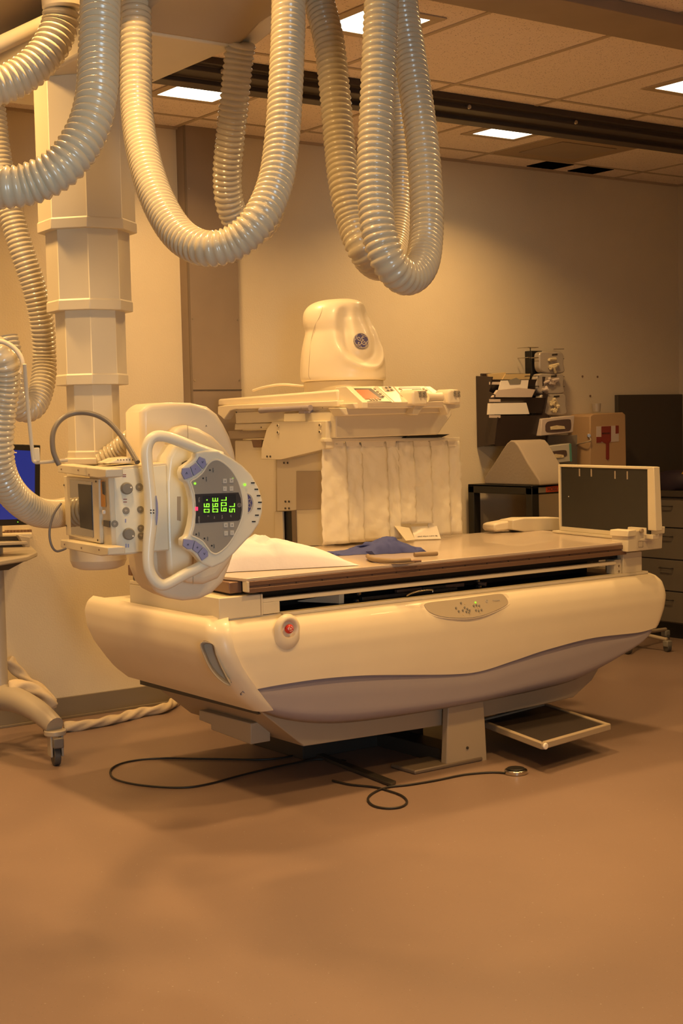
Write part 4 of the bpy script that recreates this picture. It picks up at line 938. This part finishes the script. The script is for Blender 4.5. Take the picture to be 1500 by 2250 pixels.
hose([(840, -50, 3.6), (838, 0, 3.6), (833, 120, 3.58), (828, 240, 3.56), (823, 340, 3.54), (824, 430, 3.52), (832, 510, 3.5), (856, 578, 3.5), (892, 610, 3.55), (924, 585, 3.62), (936, 520, 3.7), (936, 430, 3.75), (928, 320, 3.8), (915, 220, 3.85), (900, 120, 3.9), (886, 30, 3.95), (878, -50, 4.0)], .0445, 'front ribbed hose of the right-hand pair, making the lowest loop')
hose([(134, 24, 3.42), (130, 60, 3.42), (105, 112, 3.40), (62, 156, 3.38), (10, 185, 3.36), (-60, 205, 3.34)], .0445, 'ribbed hose elbow under the cream fitting in the top left corner')
hose([(-30, 150, 5.0), (-16, 230, 5.0), (-8, 300, 5.0), (4, 380, 5.0), (22, 460, 5.0), (46, 545, 5.0), (74, 630, 5.02), (92, 710, 5.05), (98, 790, 5.08), (92, 850, 5.05), (74, 893, 5.0), (46, 898, 4.95), (30, 862, 4.9), (25, 800, 4.9), (12, 740, 4.9)], .044, 'slack ribbed hose hanging behind the octagonal column', pitch=.0155)
hose([(-70, 860, 4.15), (-50, 790, 4.15), (-20, 770, 4.15), (6, 790, 4.15), (10, 840, 4.18), (2, 900, 4.2), (-4, 970, 4.22), (2, 1035, 4.26), (28, 1085, 4.34), (70, 1120, 4.46), (108, 1129, 4.6), (145, 1124, 4.74), (180, 1112, 4.85)], .047, 'ribbed hose curving up to the left side of the collimator box')
hose([(222, 1018, 4.62), (262, 990, 4.6), (300, 962, 4.55), (350, 940, 4.5)], .040, 'short ribbed hose running behind the collimator to the tube cover')
c = tube('power_cable', [PD(130, 1022, 4.15), PD(117, 990, 4.15), PD(117, 950, 4.16), PD(134, 922, 4.18), (PD(163, 908, 4.2)), PD(200, 909, 4.2), PD(234, 924, 4.2), PD(262, 952, 4.18), PD(284, 985, 4.14), PD(302, 1016, 4.1)], .0076, 'cable')
tag(c, 'thick grey cable arching above the collimator box', 'cable')
c = tube('signal_cable', [PD(134, 1106, 4.2), PD(118, 1130, 4.18), (PD(109, 1165, 4.17)), PD(112, 1195, 4.17), PD(124, 1211, 4.18), PD(145, 1205, 4.2)], .0035, 'cable', seg=8)
tag(c, 'thin dark cable looping down beside the collimator box', 'cable')

# ================================================================ MONITOR CART
px_, py_ = 2.452, 5.98
MC = thing('monitor_cart', 'grey rolling monitor cart with round pole and curved caster legs at the left edge', 'cart', (px_, py_, 0))
cyl('pole', (px_, py_, .28), (0, 0, 1), .036, .90, 'tube', MC)
cyl('pole_collar', (px_, py_, .255), (0, 0, 1), .055, .03, 'tube', MC, bev=.008)
tr = [PZ(-40, 1238, .87), PZ(60, 1222, .87), PZ(82, 1212, .87), PZ(70, 1200, .87), PZ(30, 1196, .87), PZ(-60, 1204, .87)]
prism('work_tray', tr, (0, 0, -.022), 'tube', MC, bev=.006, seg=3)
prism('tray_support', [V((px_ - .1, py_ - .10, .848)), V((px_ + .12, py_ - .10, .848)), V((px_ + .04, py_ - .05, .80)), V((px_ - .1, py_ - .05, .80))], (0, .12, 0), 'dark', MC, bev=.003)
cst = PZ(128, 1683, 0)
cst2 = PZ(122, 1640, 0)
def leg(p1, hub):
    P = [V((px_, py_, .24)), V((px_, py_, .24)).lerp(V((p1.x, p1.y, .24)), .35) + V((0, 0, .0)), V((px_, py_, .24)).lerp(V((p1.x, p1.y, .2)), .72), V((p1.x, p1.y, .165))]
    bm = bmesh.new(); a_tube(bm, catmull(P, 8), lambda i, n: .060 - .020 * (i / n), 16, flat=1); return link('leg', bm, 'tube', MC)
for k, p1 in enumerate((V((2.50, 5.62, 0)), V((2.74, 6.14, 0)), V((2.12, 5.80, 0)), V((2.25, 6.24, 0)))):
    if k == 0: p1 = V((cst.x, cst.y + .02, 0))
    leg(p1, None)
    dr = (p1 - V((px_, py_, 0))).normalized(); sd = V((.35, -1, 0)).normalized()
    cs = cyl('caster', V((p1.x, p1.y, .040)) - xh * .014, xh, .040, .028, 'rubber', MC, bev=.004); lab(cs, 'dark rubber wheel')
    cyl('caster_collar', (p1.x, p1.y, .128), (0, 0, 1), .046, .022, 'tube', cs, bev=.004)
    bm = bmesh.new(); a_box(bm, -.028, -.018, -.03, .03, .04, .13, Matrix.Translation(V((p1.x, p1.y, 0))) @ Matrix.Rotation(HR, 4, 'Z')); a_box(bm, .018, .028, -.03, .03, .04, .13, Matrix.Translation(V((p1.x, p1.y, 0))) @ Matrix.Rotation(HR, 4, 'Z')); link('caster_fork', bm, 'tube', cs, bev=.003)
    bm = bmesh.new(); a_box(bm, -.022, .022, -.062, -.036, .082, .125, Matrix.Translation(V((p1.x, p1.y, 0))) @ Matrix.Rotation(HR, 4, 'Z')); link('brake_pedal', bm, 'cable', cs, bev=.005)
MO = thing('computer_monitor', 'computer monitor with a plain blue screen on the cart at the left edge', 'monitor', (px_, 5.86, .98))
T = [PY(-60, 972, 5.85), PY(89, 978, 5.85), PY(88, 1152, 5.85), PY(-60, 1158, 5.85)]
prism('casing', T, (0, .05, 0), 'black', MO, bev=.003)
prism('screen', [PY(-50, 985, 5.848), PY(77, 991, 5.848), PY(76, 1140, 5.848), PY(-50, 1143, 5.848)], (0, .002, 0), 'screen', MO, bev=0)
prism('taskbar', [PY(20, 992, 5.8468), PY(37, 993, 5.8468), PY(37, 996, 5.8468), PY(20, 995, 5.8468)], (0, .001, 0), 'paper', MO, bev=0)
cyl('power_light', PY(39, 1147, 5.849), (0, -1, 0), .002, .002, 'led', MO, seg=8)
box('monitor_bracket', px_ - .03, px_ + .03, 5.90, 5.96, 1.05, 1.15, 'dark', MO)
KB = [PZ(-40, 1176, .93), PZ(70, 1172, .93), PZ(68, 1160, .93), PZ(-30, 1162, .93)]
t = thing('keyboard', 'cream keyboard on a shelf below the blue-screened monitor', 'keyboard', tuple(PZ(20, 1170, .91)))
prism('base', KB, (0, 0, -.022), 'cream2', t, bev=.003)
bm = bmesh.new()
for i in range(14):
    for j in range(4):
        a = KB[3].lerp(KB[2], (i + .5) / 14).lerp(KB[0].lerp(KB[1], (i + .5) / 14), .15 + .2 * j) + V((0, 0, .0005)); a_box(bm, a.x - .007, a.x + .007, a.y - .007, a.y + .007, a.z, a.z + .006)
link('keys', bm, 'brown', t, smooth=False)
o = prism('keyboard_tray', [PY(-40, 1192, 5.80), PY(60, 1190, 5.80), PY(62, 1196, 5.80), PY(-40, 1200, 5.80)], (0, .16, 0), 'tube', MC, bev=.002)
prism('tray_bracket', [PY(40, 1176, 5.82), PY(66, 1180, 5.82), PY(66, 1202, 5.82), PY(56, 1202, 5.82)], (0, .03, 0), 'tube', MC, bev=.003)
prism('tray_back', [PY(-30, 1180, 5.88), PY(45, 1178, 5.88), PY(55, 1202, 5.88), PY(-30, 1204, 5.88)], (0, .01, 0), 'dark', MC, bev=0)
o = tube('pen', [PZ(8, 1199, .895), PZ(25, 1196, .895)], .005, 'red', seg=8, n=1); tag(o, 'small red pen on the cart tray', 'pen')
# wrapped cable bundles
def wrap(pts, r, lbl):
    P = resample(catmull(pts, 12), .006); bm = bmesh.new(); n = len(P); rings = []
    seg = 20
    t0 = (P[1] - P[0]).normalized(); up = V((0, 0, 1)); u = (up - t0 * up.dot(t0)).normalized()
    for i in range(n):
        t_ = (P[min(i + 1, n - 1)] - P[max(i - 1, 0)]).normalized(); u = (u - t_ * u.dot(t_)).normalized(); w = t_.cross(u)
        ring = []
        for k in range(seg):
            th = 2 * math.pi * k / seg
            q = math.cos(3 * (th + i * .11)) * .16 + math.cos(2 * (th - i * .05) + 1) * .10 + .10 * math.sin(i * .21)
            rr = r * (1 + q) * (.8 if i in (0, n - 1) else 1)
            ring.append(bm.verts.new(P[i] + (u * math.cos(th) + w * math.sin(th)) * rr))
        rings.append(ring)
    for A, B in zip(rings, rings[1:]):
        for k in range(seg): bm.faces.new([A[k], A[(k + 1) % seg], B[(k + 1) % seg], B[k]])
    bm.faces.new(rings[0][::-1]); bm.faces.new(rings[-1])
    return tag(link('wrapped_cable', bm, 'wrap', ang=50), lbl, 'cable bundle', 'cloth-wrapped cable bundles')
wrap([PZ(140, 1598, .024), PZ(190, 1592, .024), PZ(250, 1580, .024), PZ(310, 1565, .024), PZ(360, 1555, .026), PY(392, 1536, 6.40)], .021, 'twisted cloth-wrapped cable bundle lying on the floor along the baseboard')
wrap([PY(18, 1448, 6.05), PY(45, 1482, 6.05), PY(72, 1505, 6.0), PY(100, 1522, 5.9), PY(116, 1545, 5.85)], .022, 'wrapped cable bundle slanting down from the cart pole, upper of the two')
wrap([PY(20, 1512, 5.9), PY(50, 1508, 5.88), PY(80, 1518, 5.84), PY(104, 1534, 5.80), PY(114, 1552, 5.8)], .026, 'wrapped cable bundle resting on the cart leg, lower of the two')

# ================================================================ BACK WALL
FR = thing('file_rack', 'dark brown three-pocket file rack fixed to the back wall', 'file rack', (5.84, 6.40, 1.25))
y0 = 6.30
P3 = lambda L, y: [PY(a, b, y) for a, b in L]
box('backplate', 5.70, 6.10, 6.44, 6.455, 1.26, 1.68, 'rack', FR)
xs = PY(1050, 900, 6.30).x
side = [(6.452, 1.245), (6.30, 1.262), (6.27, 1.42), (6.32, 1.44), (6.29, 1.55), (6.34, 1.57), (6.31, 1.655), (6.452, 1.665)]
prism('side', [V((5.665, y, z)) for y, z in side], (.008, 0, 0), 'rack', FR, bev=.001)
prism('side', [V((6.085, y, z)) for y, z in side], (.008, 0, 0), 'rack', FR, bev=.001)
for (zb_, zt_, yb, yt) in ((1.25, 1.425, 6.31, 6.275), (1.44, 1.53, 6.33, 6.30), (1.55, 1.64, 6.36, 6.33)):
    prism('pocket', [V((5.672, yb, zb_)), V((5.672, yt, zt_)), V((5.672, yt + .005, zt_)), V((5.672, yb + .005, zb_))], (.413, 0, 0), 'rack', FR, bev=.001)
prism('pocket_floor', [V((5.672, 6.31, 1.25)), V((5.672, 6.31, 1.256)), V((5.672, 6.45, 1.256)), V((5.672, 6.45, 1.25))], (.413, 0, 0), 'rack', FR, bev=0)
for b in (877, 912, 839): prism('pocket_label', [PY(a_, b_, 6.272 if b == 912 else (6.298 if b == 877 else 6.328)) for a_, b_ in ((1074, b), (1099, b), (1099, b + 6), (1074, b + 6))], (0, -.001, 0), 'box', FR, bev=0)
def sheet(nm, L, y, m, lbl, cat, grp, th=.004): o = prism(nm, P3(L, y), (0, th, 0), m, bev=.001); return tag(o, lbl, cat, grp)
sheet('folder', ((1071, 822), (1111, 818), (1112, 836), (1075, 838)), 6.37, 'folder', 'yellow folder sticking out of the top left of the file rack', 'folder', 'papers in the file rack', .012)
sheet('folder', ((1110, 822), (1165, 821), (1162, 840), (1100, 840)), 6.36, 'folder', 'manila folder behind the leaflets at the top right of the file rack', 'folder', 'papers in the file rack', .008)
t = thing('leaflet', 'white printed leaflet with a grey picture standing in the top rack pocket', 'leaflet', tuple(PY(1128, 858, 6.32)), group='papers in the file rack')
prism('page', P3(((1101, 836), (1161, 835), (1158, 858), (1094, 860)), 6.322), (0, .006, 0), 'paper', t, bev=0)
prism('picture', P3(((1116, 836), (1134, 830), (1145, 836), (1143, 844), (1120, 845)), 6.320), (0, .002, 0), 'badge', t, bev=0)
sheet('paper_stack', ((1094, 857), (1140, 852), (1176, 856), (1168, 873), (1082, 873)), 6.294, 'box', 'curled stack of paper in the middle rack pocket', 'paper stack', 'papers in the file rack', .02)
sheet('paper_stack', ((1076, 886), (1156, 885), (1163, 910), (1074, 911)), 6.29, 'paper', 'white stack of paper in the bottom rack pocket', 'paper stack', 'papers in the file rack', .02)

GR = thing('glove_rack', 'black wire glove rack on the back wall between the file rack and sharps container', 'rack', (6.17, 6.40, 1.42))
box('backplate', 6.062, 6.152, 6.395, 6.455, 1.42, 1.815, 'black', GR)
for z in (1.83, 1.77, 1.66, 1.60, 1.545, 1.49):
    w0, w1 = PY(1160, 800, 6.33).x, PY(1252, 800, 6.36).x
    tube('wire', [V((w0, 6.42, z)), V((w0, 6.33, z)), V((w0 + .08, 6.325, z)), V((w0 + .08, 6.40, z))], .0022, 'chrome' if z > 1.7 else 'black', GR, n=1, seg=6)
    tube('wire', [V((w1 - .05, 6.45, z)), V((w1 + .01, 6.42, z))], .0018, 'dark', GR, n=1, seg=6)
for x in (6.00,): tube('wire_post', [V((x, 6.34, 1.74)), V((x, 6.34, 1.83))], .003, 'black', GR, n=1, seg=6)
def glovebag(L, y, lbl, m='glove'):
    t = thing('glove_bag', lbl, 'glove bag', tuple(PY(L[2][0], L[2][1], y)), group='bagged gloves in the wire rack')
    P = catmull(P3(L, y), 5, True); prism('bag', P, (0, .05, 0), 'bag', t, bev=.008)
    a, b = sum(q[0] for q in L) / len(L), sum(q[1] for q in L) / len(L) + 2
    bm = bmesh.new(); rnd = random.Random(int(b))
    for k in range(6):
        s = PY(a + rnd.uniform(-12, 12), b + rnd.uniform(-10, 12), y - .004); a_tube(bm, catmull([s, s + V((rnd.uniform(-.03, .03), -.008, rnd.uniform(-.02, .02))), s + V((rnd.uniform(-.05, .05), 0, rnd.uniform(-.03, .01)))], 4), .009, 8)
    link('gloves', bm, m, t); 
    prism('bag_print', P3(((a + 2, b - 20), (a + 14, b - 21), (a + 14, b - 17), (a + 2, b - 16)), y - .0015), (0, .001, 0), 'dark', t, bev=0)
glovebag(((1188, 774), (1212, 773), (1236, 776), (1238, 800), (1238, 819), (1200, 820), (1187, 812), (1185, 792)), 6.33, 'clear bag of cream gloves, topmost of the three in the wire rack')
glovebag(((1184, 822), (1210, 821), (1237, 823), (1238, 845), (1238, 864), (1200, 866), (1184, 862), (1178, 842)), 6.33, 'clear bag of greyish gloves, middle of the three in the wire rack', 'box')
glovebag(((1190, 867), (1215, 866), (1242, 867), (1244, 890), (1244, 910), (1205, 911), (1190, 905), (1187, 886)), 6.33, 'clear bag with one bunched cream glove, lowest of the three in the rack')
def gbox(L, y, dpt, hole, lbl, m, sidecol=None, ins='box'):
    t = thing('glove_box', lbl, 'glove box', tuple(PY(*L[3], y)), group='glove boxes below the wire rack')
    prism('carton', P3(L, y), (0, dpt, 0), m, t, bev=.004)
    P = catmull(P3(hole, y - .0015), 4, True); prism('opening', P, (0, .003, 0), 'hole', t, bev=0)
    a, b = sum(q[0] for q in hole) / len(hole), sum(q[1] for q in hole) / len(hole)
    prism('gloves', P3(((a - 17, b + 2), (a - 2, b - 1), (a + 14, b + 1), (a + 16, b + 7), (a - 16, b + 9)), y - .004), (0, .004, 0), ins, t, bev=.001)
    return t
gbox(((1190, 920), (1262, 913), (1259, 950), (1188, 958)), 6.26, .11, ((1200, 930), (1210, 925), (1248, 921), (1254, 927), (1253, 944), (1240, 948), (1203, 950), (1198, 940)), 'white glove box with a pinkish opening just below the bagged gloves', 'box', ins='glove')
t2 = gbox(((1180, 983), (1254, 974), (1256, 1014), (1182, 1022)), 6.26, .11, ((1202, 996), (1212, 992), (1240, 989), (1245, 994), (1244, 1002), (1232, 1005), (1210, 1008), (1204, 1002)), 'green-edged glove box, lower one, partly behind the grey foam wedge', 'boxw', ins='glove')
prism('teal_edge', P3(((1250, 975), (1254.5, 974.5), (1256.5, 1014), (1252, 1014.5)), 6.2585), (0, .001, 0), 'teal', t2, bev=0)
o = box('wall_bracket', PY(1155, 970, 6.43).x, PY(1262, 970, 6.43).x, 6.37, 6.455, 1.10, 1.30, 'badge', bev=.002); tag(o, 'grey wall bracket plate holding the glove boxes', 'bracket')

SC = thing('sharps_container', 'tan sharps container box with a red label and lock on the back wall', 'sharps container', (6.68, 6.36, 1.08))
prism('body', P3(((1296, 914), (1303, 909), (1368, 906), (1374, 911), (1376, 1030), (1296, 1030)), 6.26), (0, .19, 0), 'sharps', SC, bev=.006)
bm = bmesh.new()
prism('label', P3(((1310, 937), (1359, 935), (1359, 970), (1310, 973)), 6.2585), (0, .002, 0), 'box', SC, bev=0)
lab(prism('label_edge', P3(((1352, 935), (1359, 935), (1359, 952), (1352, 953)), 6.2575), (0, .001, 0), 'redl', SC, bev=0), 'red corner of the label')
prism('label_foot', P3(((1310, 960), (1321, 960), (1321, 972), (1310, 973)), 6.2575), (0, .001, 0), 'redl', SC, bev=0)
lab(prism('red_sign', P3(((1321, 937), (1342, 936), (1342, 969), (1338, 974), (1338, 1008), (1334.5, 1011), (1331, 1008), (1331, 975), (1321, 970)), 6.257), (0, .001, 0), 'redl', SC, bev=0), 'dark red paddle-shaped sign')
text('sign_lettering', 'BIOHAZARD', .012, PY(1331, 952, 6.2555), (1, 0, 0), (0, 0, 1), 'ink', SC)
lk = PY(1293, 957, 6.27); cyl('lock', lk, (-.6, -.8, 0), .012, .012, 'screw', SC, bev=.002)
tube('lock_cable', [lk, PY(1297, 968, 6.25), PY(1285, 972, 6.27), PY(1262, 978, 6.4)], .004, 'creamd', SC, seg=8)
o = cyl('specimen_cup', PY(1310, 905, 6.36), (0, 0, 1), .024, .052, 'bag', r2=.028, bev=.001); tag(o, 'small clear cup standing on the tan sharps container', 'cup')
for a, b, w in ((1279, 827, 'left'), (1312, 828, 'right')):
    o = cyl('wall_anchor', PY(a, b, 6.455), (0, -1, 0), .007, .003, 'brown', seg=10); tag(o, 'small brown screw hole plug high on the wall above the sharps box, %s one' % w, 'wall plug')
o = cyl('wall_anchor', PY(1296, 870, 6.455), (0, -1, 0), .007, .003, 'brown', seg=10); tag(o, 'small brown screw plug on the wall just above the clear cup', 'wall plug')
o = box('notice_board', 6.835, WX1 - .004, 6.425, 6.455, .95, 1.545, 'slate', bev=.002); tag(o, 'large dark brown board on the back wall beside the right-hand corner', 'board')

# black cart with foam wedge
c0 = PY(1168, 1068, 5.88); zc = c0.z
UC = thing('utility_cart', 'black metal utility cart behind the table, with a grey foam wedge on top', 'cart', (c0.x + .25, 6.15, 0))
cx0, cx1, cy0, cy1 = c0.x, c0.x + .52, 5.88, 6.42
bm = bmesh.new(); a_box(bm, cx0, cx1, cy0, cy1, zc - .012, zc); a_box(bm, cx0, cx0 + .01, cy0, cy1, zc - .05, zc); a_box(bm, cx0, cx1, cy0, cy0 + .01, zc - .05, zc); a_box(bm, cx1 - .01, cx1, cy0, cy1, zc - .05, zc)
link('top', bm, 'black', UC, bev=.003)
for x, y in ((cx0, cy0), (cx0, cy1 - .05), (cx1 - .05, cy0), (cx1 - .05, cy1 - .05)): box('leg', x, x + .05, y, y + .05, .05, zc - .01, 'black', UC, bev=.002)
for z in (.25, .60): box('shelf', cx0 + .005, cx1 - .005, cy0 + .005, cy1 - .005, z, z + .03, 'black', UC, bev=.003)
for x, y in ((cx0, cy0), (cx0, cy1 - .05), (cx1 - .05, cy0), (cx1 - .05, cy1 - .05)): cyl('caster', (x + .025 - .01, y + .025, .03), (1, 0, 0), .03, .022, 'rubber', UC)
lw = prism('name_strip', [PY(1183, 1071, cy0 - .001), PY(1199, 1070, cy0 - .001), PY(1199, 1082, cy0 - .001), PY(1183, 1083, cy0 - .001)], (0, .001, 0), 'badge', UC, bev=0)
lw = lab(prism('warning_strip', [PY(1199, 1070, cy0 - .002), PY(1232, 1066, cy0 - .002), PY(1232, 1079, cy0 - .002), PY(1199, 1082, cy0 - .002)], (0, .001, 0), 'orange', UC, bev=0), 'red strip on the cart front')
text('strip_lettering', 'MOBILE', .028, PY(1216, 1075, cy0 - .0035), (1, 0, 0), (0, 0, 1), 'hole', UC)
wx = PX(1188, 1060, c0.x + .04)
wx0 = c0.x + .045
def WP(a, b): return PX(a, b, wx0)
wp = [WP(1064, 1058), WP(1063, 1050)] + [WP(a, b) for a, b in ((1082, 1022), (1102, 990), (1113, 974), (1121, 967.5), (1130, 969), (1138, 978), (1160, 1018), (1184, 1054), (1186, 1060))]
for p_ in wp: p_.z = max(p_.z, zc + .001)
wp[0].z = wp[-1].z = zc + .001
o = prism('foam_wedge', wp, (.24, 0, 0), 'foam', bev=.008, seg=3, ang=60); tag(o, 'grey triangular foam wedge with a rounded peak on the black cart', 'foam wedge')

# right-hand cabinets, along the right wall
KX = 6.95
CB = thing('base_cabinet', 'long taupe drawer cabinet along the right wall, seen past the table end', 'cabinet', (7.2, 4.9, 0))
box('body', KX + .02, WX1 - .002, 3.4, WY1 - .002, .10, .90, 'cab', CB, bev=.002)
box('kick', KX + .06, WX1 - .002, 3.4, WY1 - .002, 0, .10, 'black', CB, bev=0)
ys = [3.42, 4.02, 4.62, 5.22, 5.83, 6.44]
for a, b in zip(ys, ys[1:]):
    for z0, z1 in ((.11, .30), (.308, .50), (.508, .70), (.708, .89)):
        d_ = box('drawer', KX, KX + .02, a + .004, b - .004, z0, z1, 'cab', CB, bev=.002)
        tube('handle', [V((KX, (a + b) / 2 - .05, z1 - .05)), V((KX - .025, (a + b) / 2 - .045, z1 - .05)), V((KX - .025, (a + b) / 2 + .045, z1 - .05)), V((KX, (a + b) / 2 + .05, z1 - .05))], .004, 'dark', d_, n=1, seg=8)
o = box('countertop', KX - .02, WX1 - .002, 3.4, WY1 - .002, .90, .935, 'slate', bev=.003); tag(o, 'dark worktop on the taupe drawer cabinet', 'worktop')
q = PX(1496, 1050, 7.0)
o = prism('yellow_folder', [PX(1481, 1060, 7.03), PX(1510, 1066, 7.03), PX(1512, 1020, 7.03)], (.012, 0, 0), 'bag_y', bev=.001); tag(o, 'bright yellow pointed folder at the right edge above the drawers', 'folder')
bm = bmesh.new(); rb_ = PX(1450, 1045, 7.08)
rings = []
for k, (s, z) in enumerate(((.9, 0), (1, .02), (1, .06), (.85, .10), (.5, .12))):
    rings.append([V((7.15 + .16 * s * math.cos(a) * (1 + .08 * math.sin(3 * a + k)), 6.16 + .24 * s * math.sin(a) * (1 + .06 * math.cos(4 * a)), .936 + z)) for a in [2 * math.pi * i / 28 for i in range(28)]])
a_loft(bm, rings); o = link('dark_bag', bm, 'purple', ang=60); tag(o, 'slumped dark bag on the worktop below the brown board', 'bag')
bm = bmesh.new(); rings = []
for k, (s, z) in enumerate(((.9, 0), (1, .03), (1, .07), (.7, .10))):
    rings.append([V((7.12 + .14 * s * math.cos(a), 5.66 + .16 * s * math.sin(a) * (1 + .1 * math.cos(3 * a)), .936 + z)) for a in [2 * math.pi * i / 28 for i in range(28)]])
a_loft(bm, rings); o = link('purple_pouch', bm, 'purple', ang=60); tag(o, 'dark purple pouch on the worktop in front of the yellow folder', 'pouch')

# rolling base seen behind the table end
hub = PZ(1400, 1425, .0)
RB = thing('rolling_stand', 'low rolling stand with grey casters on the floor behind the table end', 'rolling stand', (hub.x, hub.y, 0))
cyl('hub', (hub.x, hub.y, .07), (0, 0, 1), .035, .05, 'dark', RB, bev=.006)
cyl('post', (hub.x, hub.y, .11), (0, 0, 1), .014, .30, 'dark', RB)
tg = [PZ(1466, 1432, 0), PZ(1462, 1408, 0)] 
r_ = .22
a1 = math.atan2(tg[0].y - hub.y, tg[0].x - hub.x)
for k in range(5):
    a = a1 + k * 2 * math.pi / 5
    e_ = hub + V((math.cos(a), math.sin(a), 0)) * r_ if k else tg[0]
    if k == 1: e_ = tg[1] if (tg[1] - hub).length > .1 else e_
    lg = tube('leg', [V((hub.x, hub.y, .095)), V((e_.x, e_.y, .072))], .012, 'creamd', RB, n=1, seg=8)
    cs = cyl('caster', V((e_.x, e_.y, .026)) - xh * .014, xh, .026, .028, 'rubber', RB, bev=.004)
    bm = bmesh.new(); a_box(bm, e_.x - .022, e_.x + .022, e_.y - .02, e_.y + .02, .030, .068); link('caster_hood', bm, 'badge', cs, bev=.006)

# ================================================================ FLOOR CORDS
def cord(L, r, lbl, m='cord'):
    o = tube('floor_cord', [PZ(a, b, r + .001) for a, b in L], r, m, seg=8, n=8); return tag(o, lbl, 'cord', 'black cords on the floor')
cord(((672, 1645), (655, 1655), (625, 1664), (570, 1669), (500, 1668), (430, 1667), (370, 1666), (310, 1669), (265, 1678), (243, 1692), (250, 1710), (290, 1722), (350, 1729), (410, 1730), (460, 1722), (520, 1706), (580, 1691), (640, 1678), (700, 1668), (760, 1672)), .0042, 'long black cord lying in a wide loop on the floor left of the pedestal')
cord(((730, 1715), (770, 1724), (820, 1729), (852, 1737), (882, 1748), (894, 1762), (880, 1773), (850, 1776), (820, 1770), (808, 1756), (820, 1742), (850, 1730), (900, 1724), (960, 1714), (1020, 1702), (1080, 1697), (1115, 1699)), .0042, 'black cord with one small loop on the floor in front of the pedestal')
FP_ = thing('foot_switch', 'small round chrome-edged foot switch on the floor right of the pedestal', 'foot switch', tuple(PZ(1133, 1700, 0)))
c = PZ(1133, 1700, 0); cyl('rim', c, (0, 0, 1), .046, .018, 'chrome', FP_, bev=.004); cyl('pad', c + V((0, 0, .018)), (0, 0, 1), .036, .006, 'black', FP_, bev=.003)

# ================================================================ world / view
w = bpy.data.worlds.new('world'); bpy.context.scene.world = w; w.use_nodes = True
w.node_tree.nodes['Background'].inputs[0].default_value = (.8, .85, 1, 1); w.node_tree.nodes['Background'].inputs[1].default_value = .05
vs = bpy.context.scene.view_settings; vs.view_transform = 'Standard'; vs.look = 'None'; vs.exposure = -0.31; vs.gamma = 1; vs.use_curve_mapping = False
bpy.context.view_layer.update()
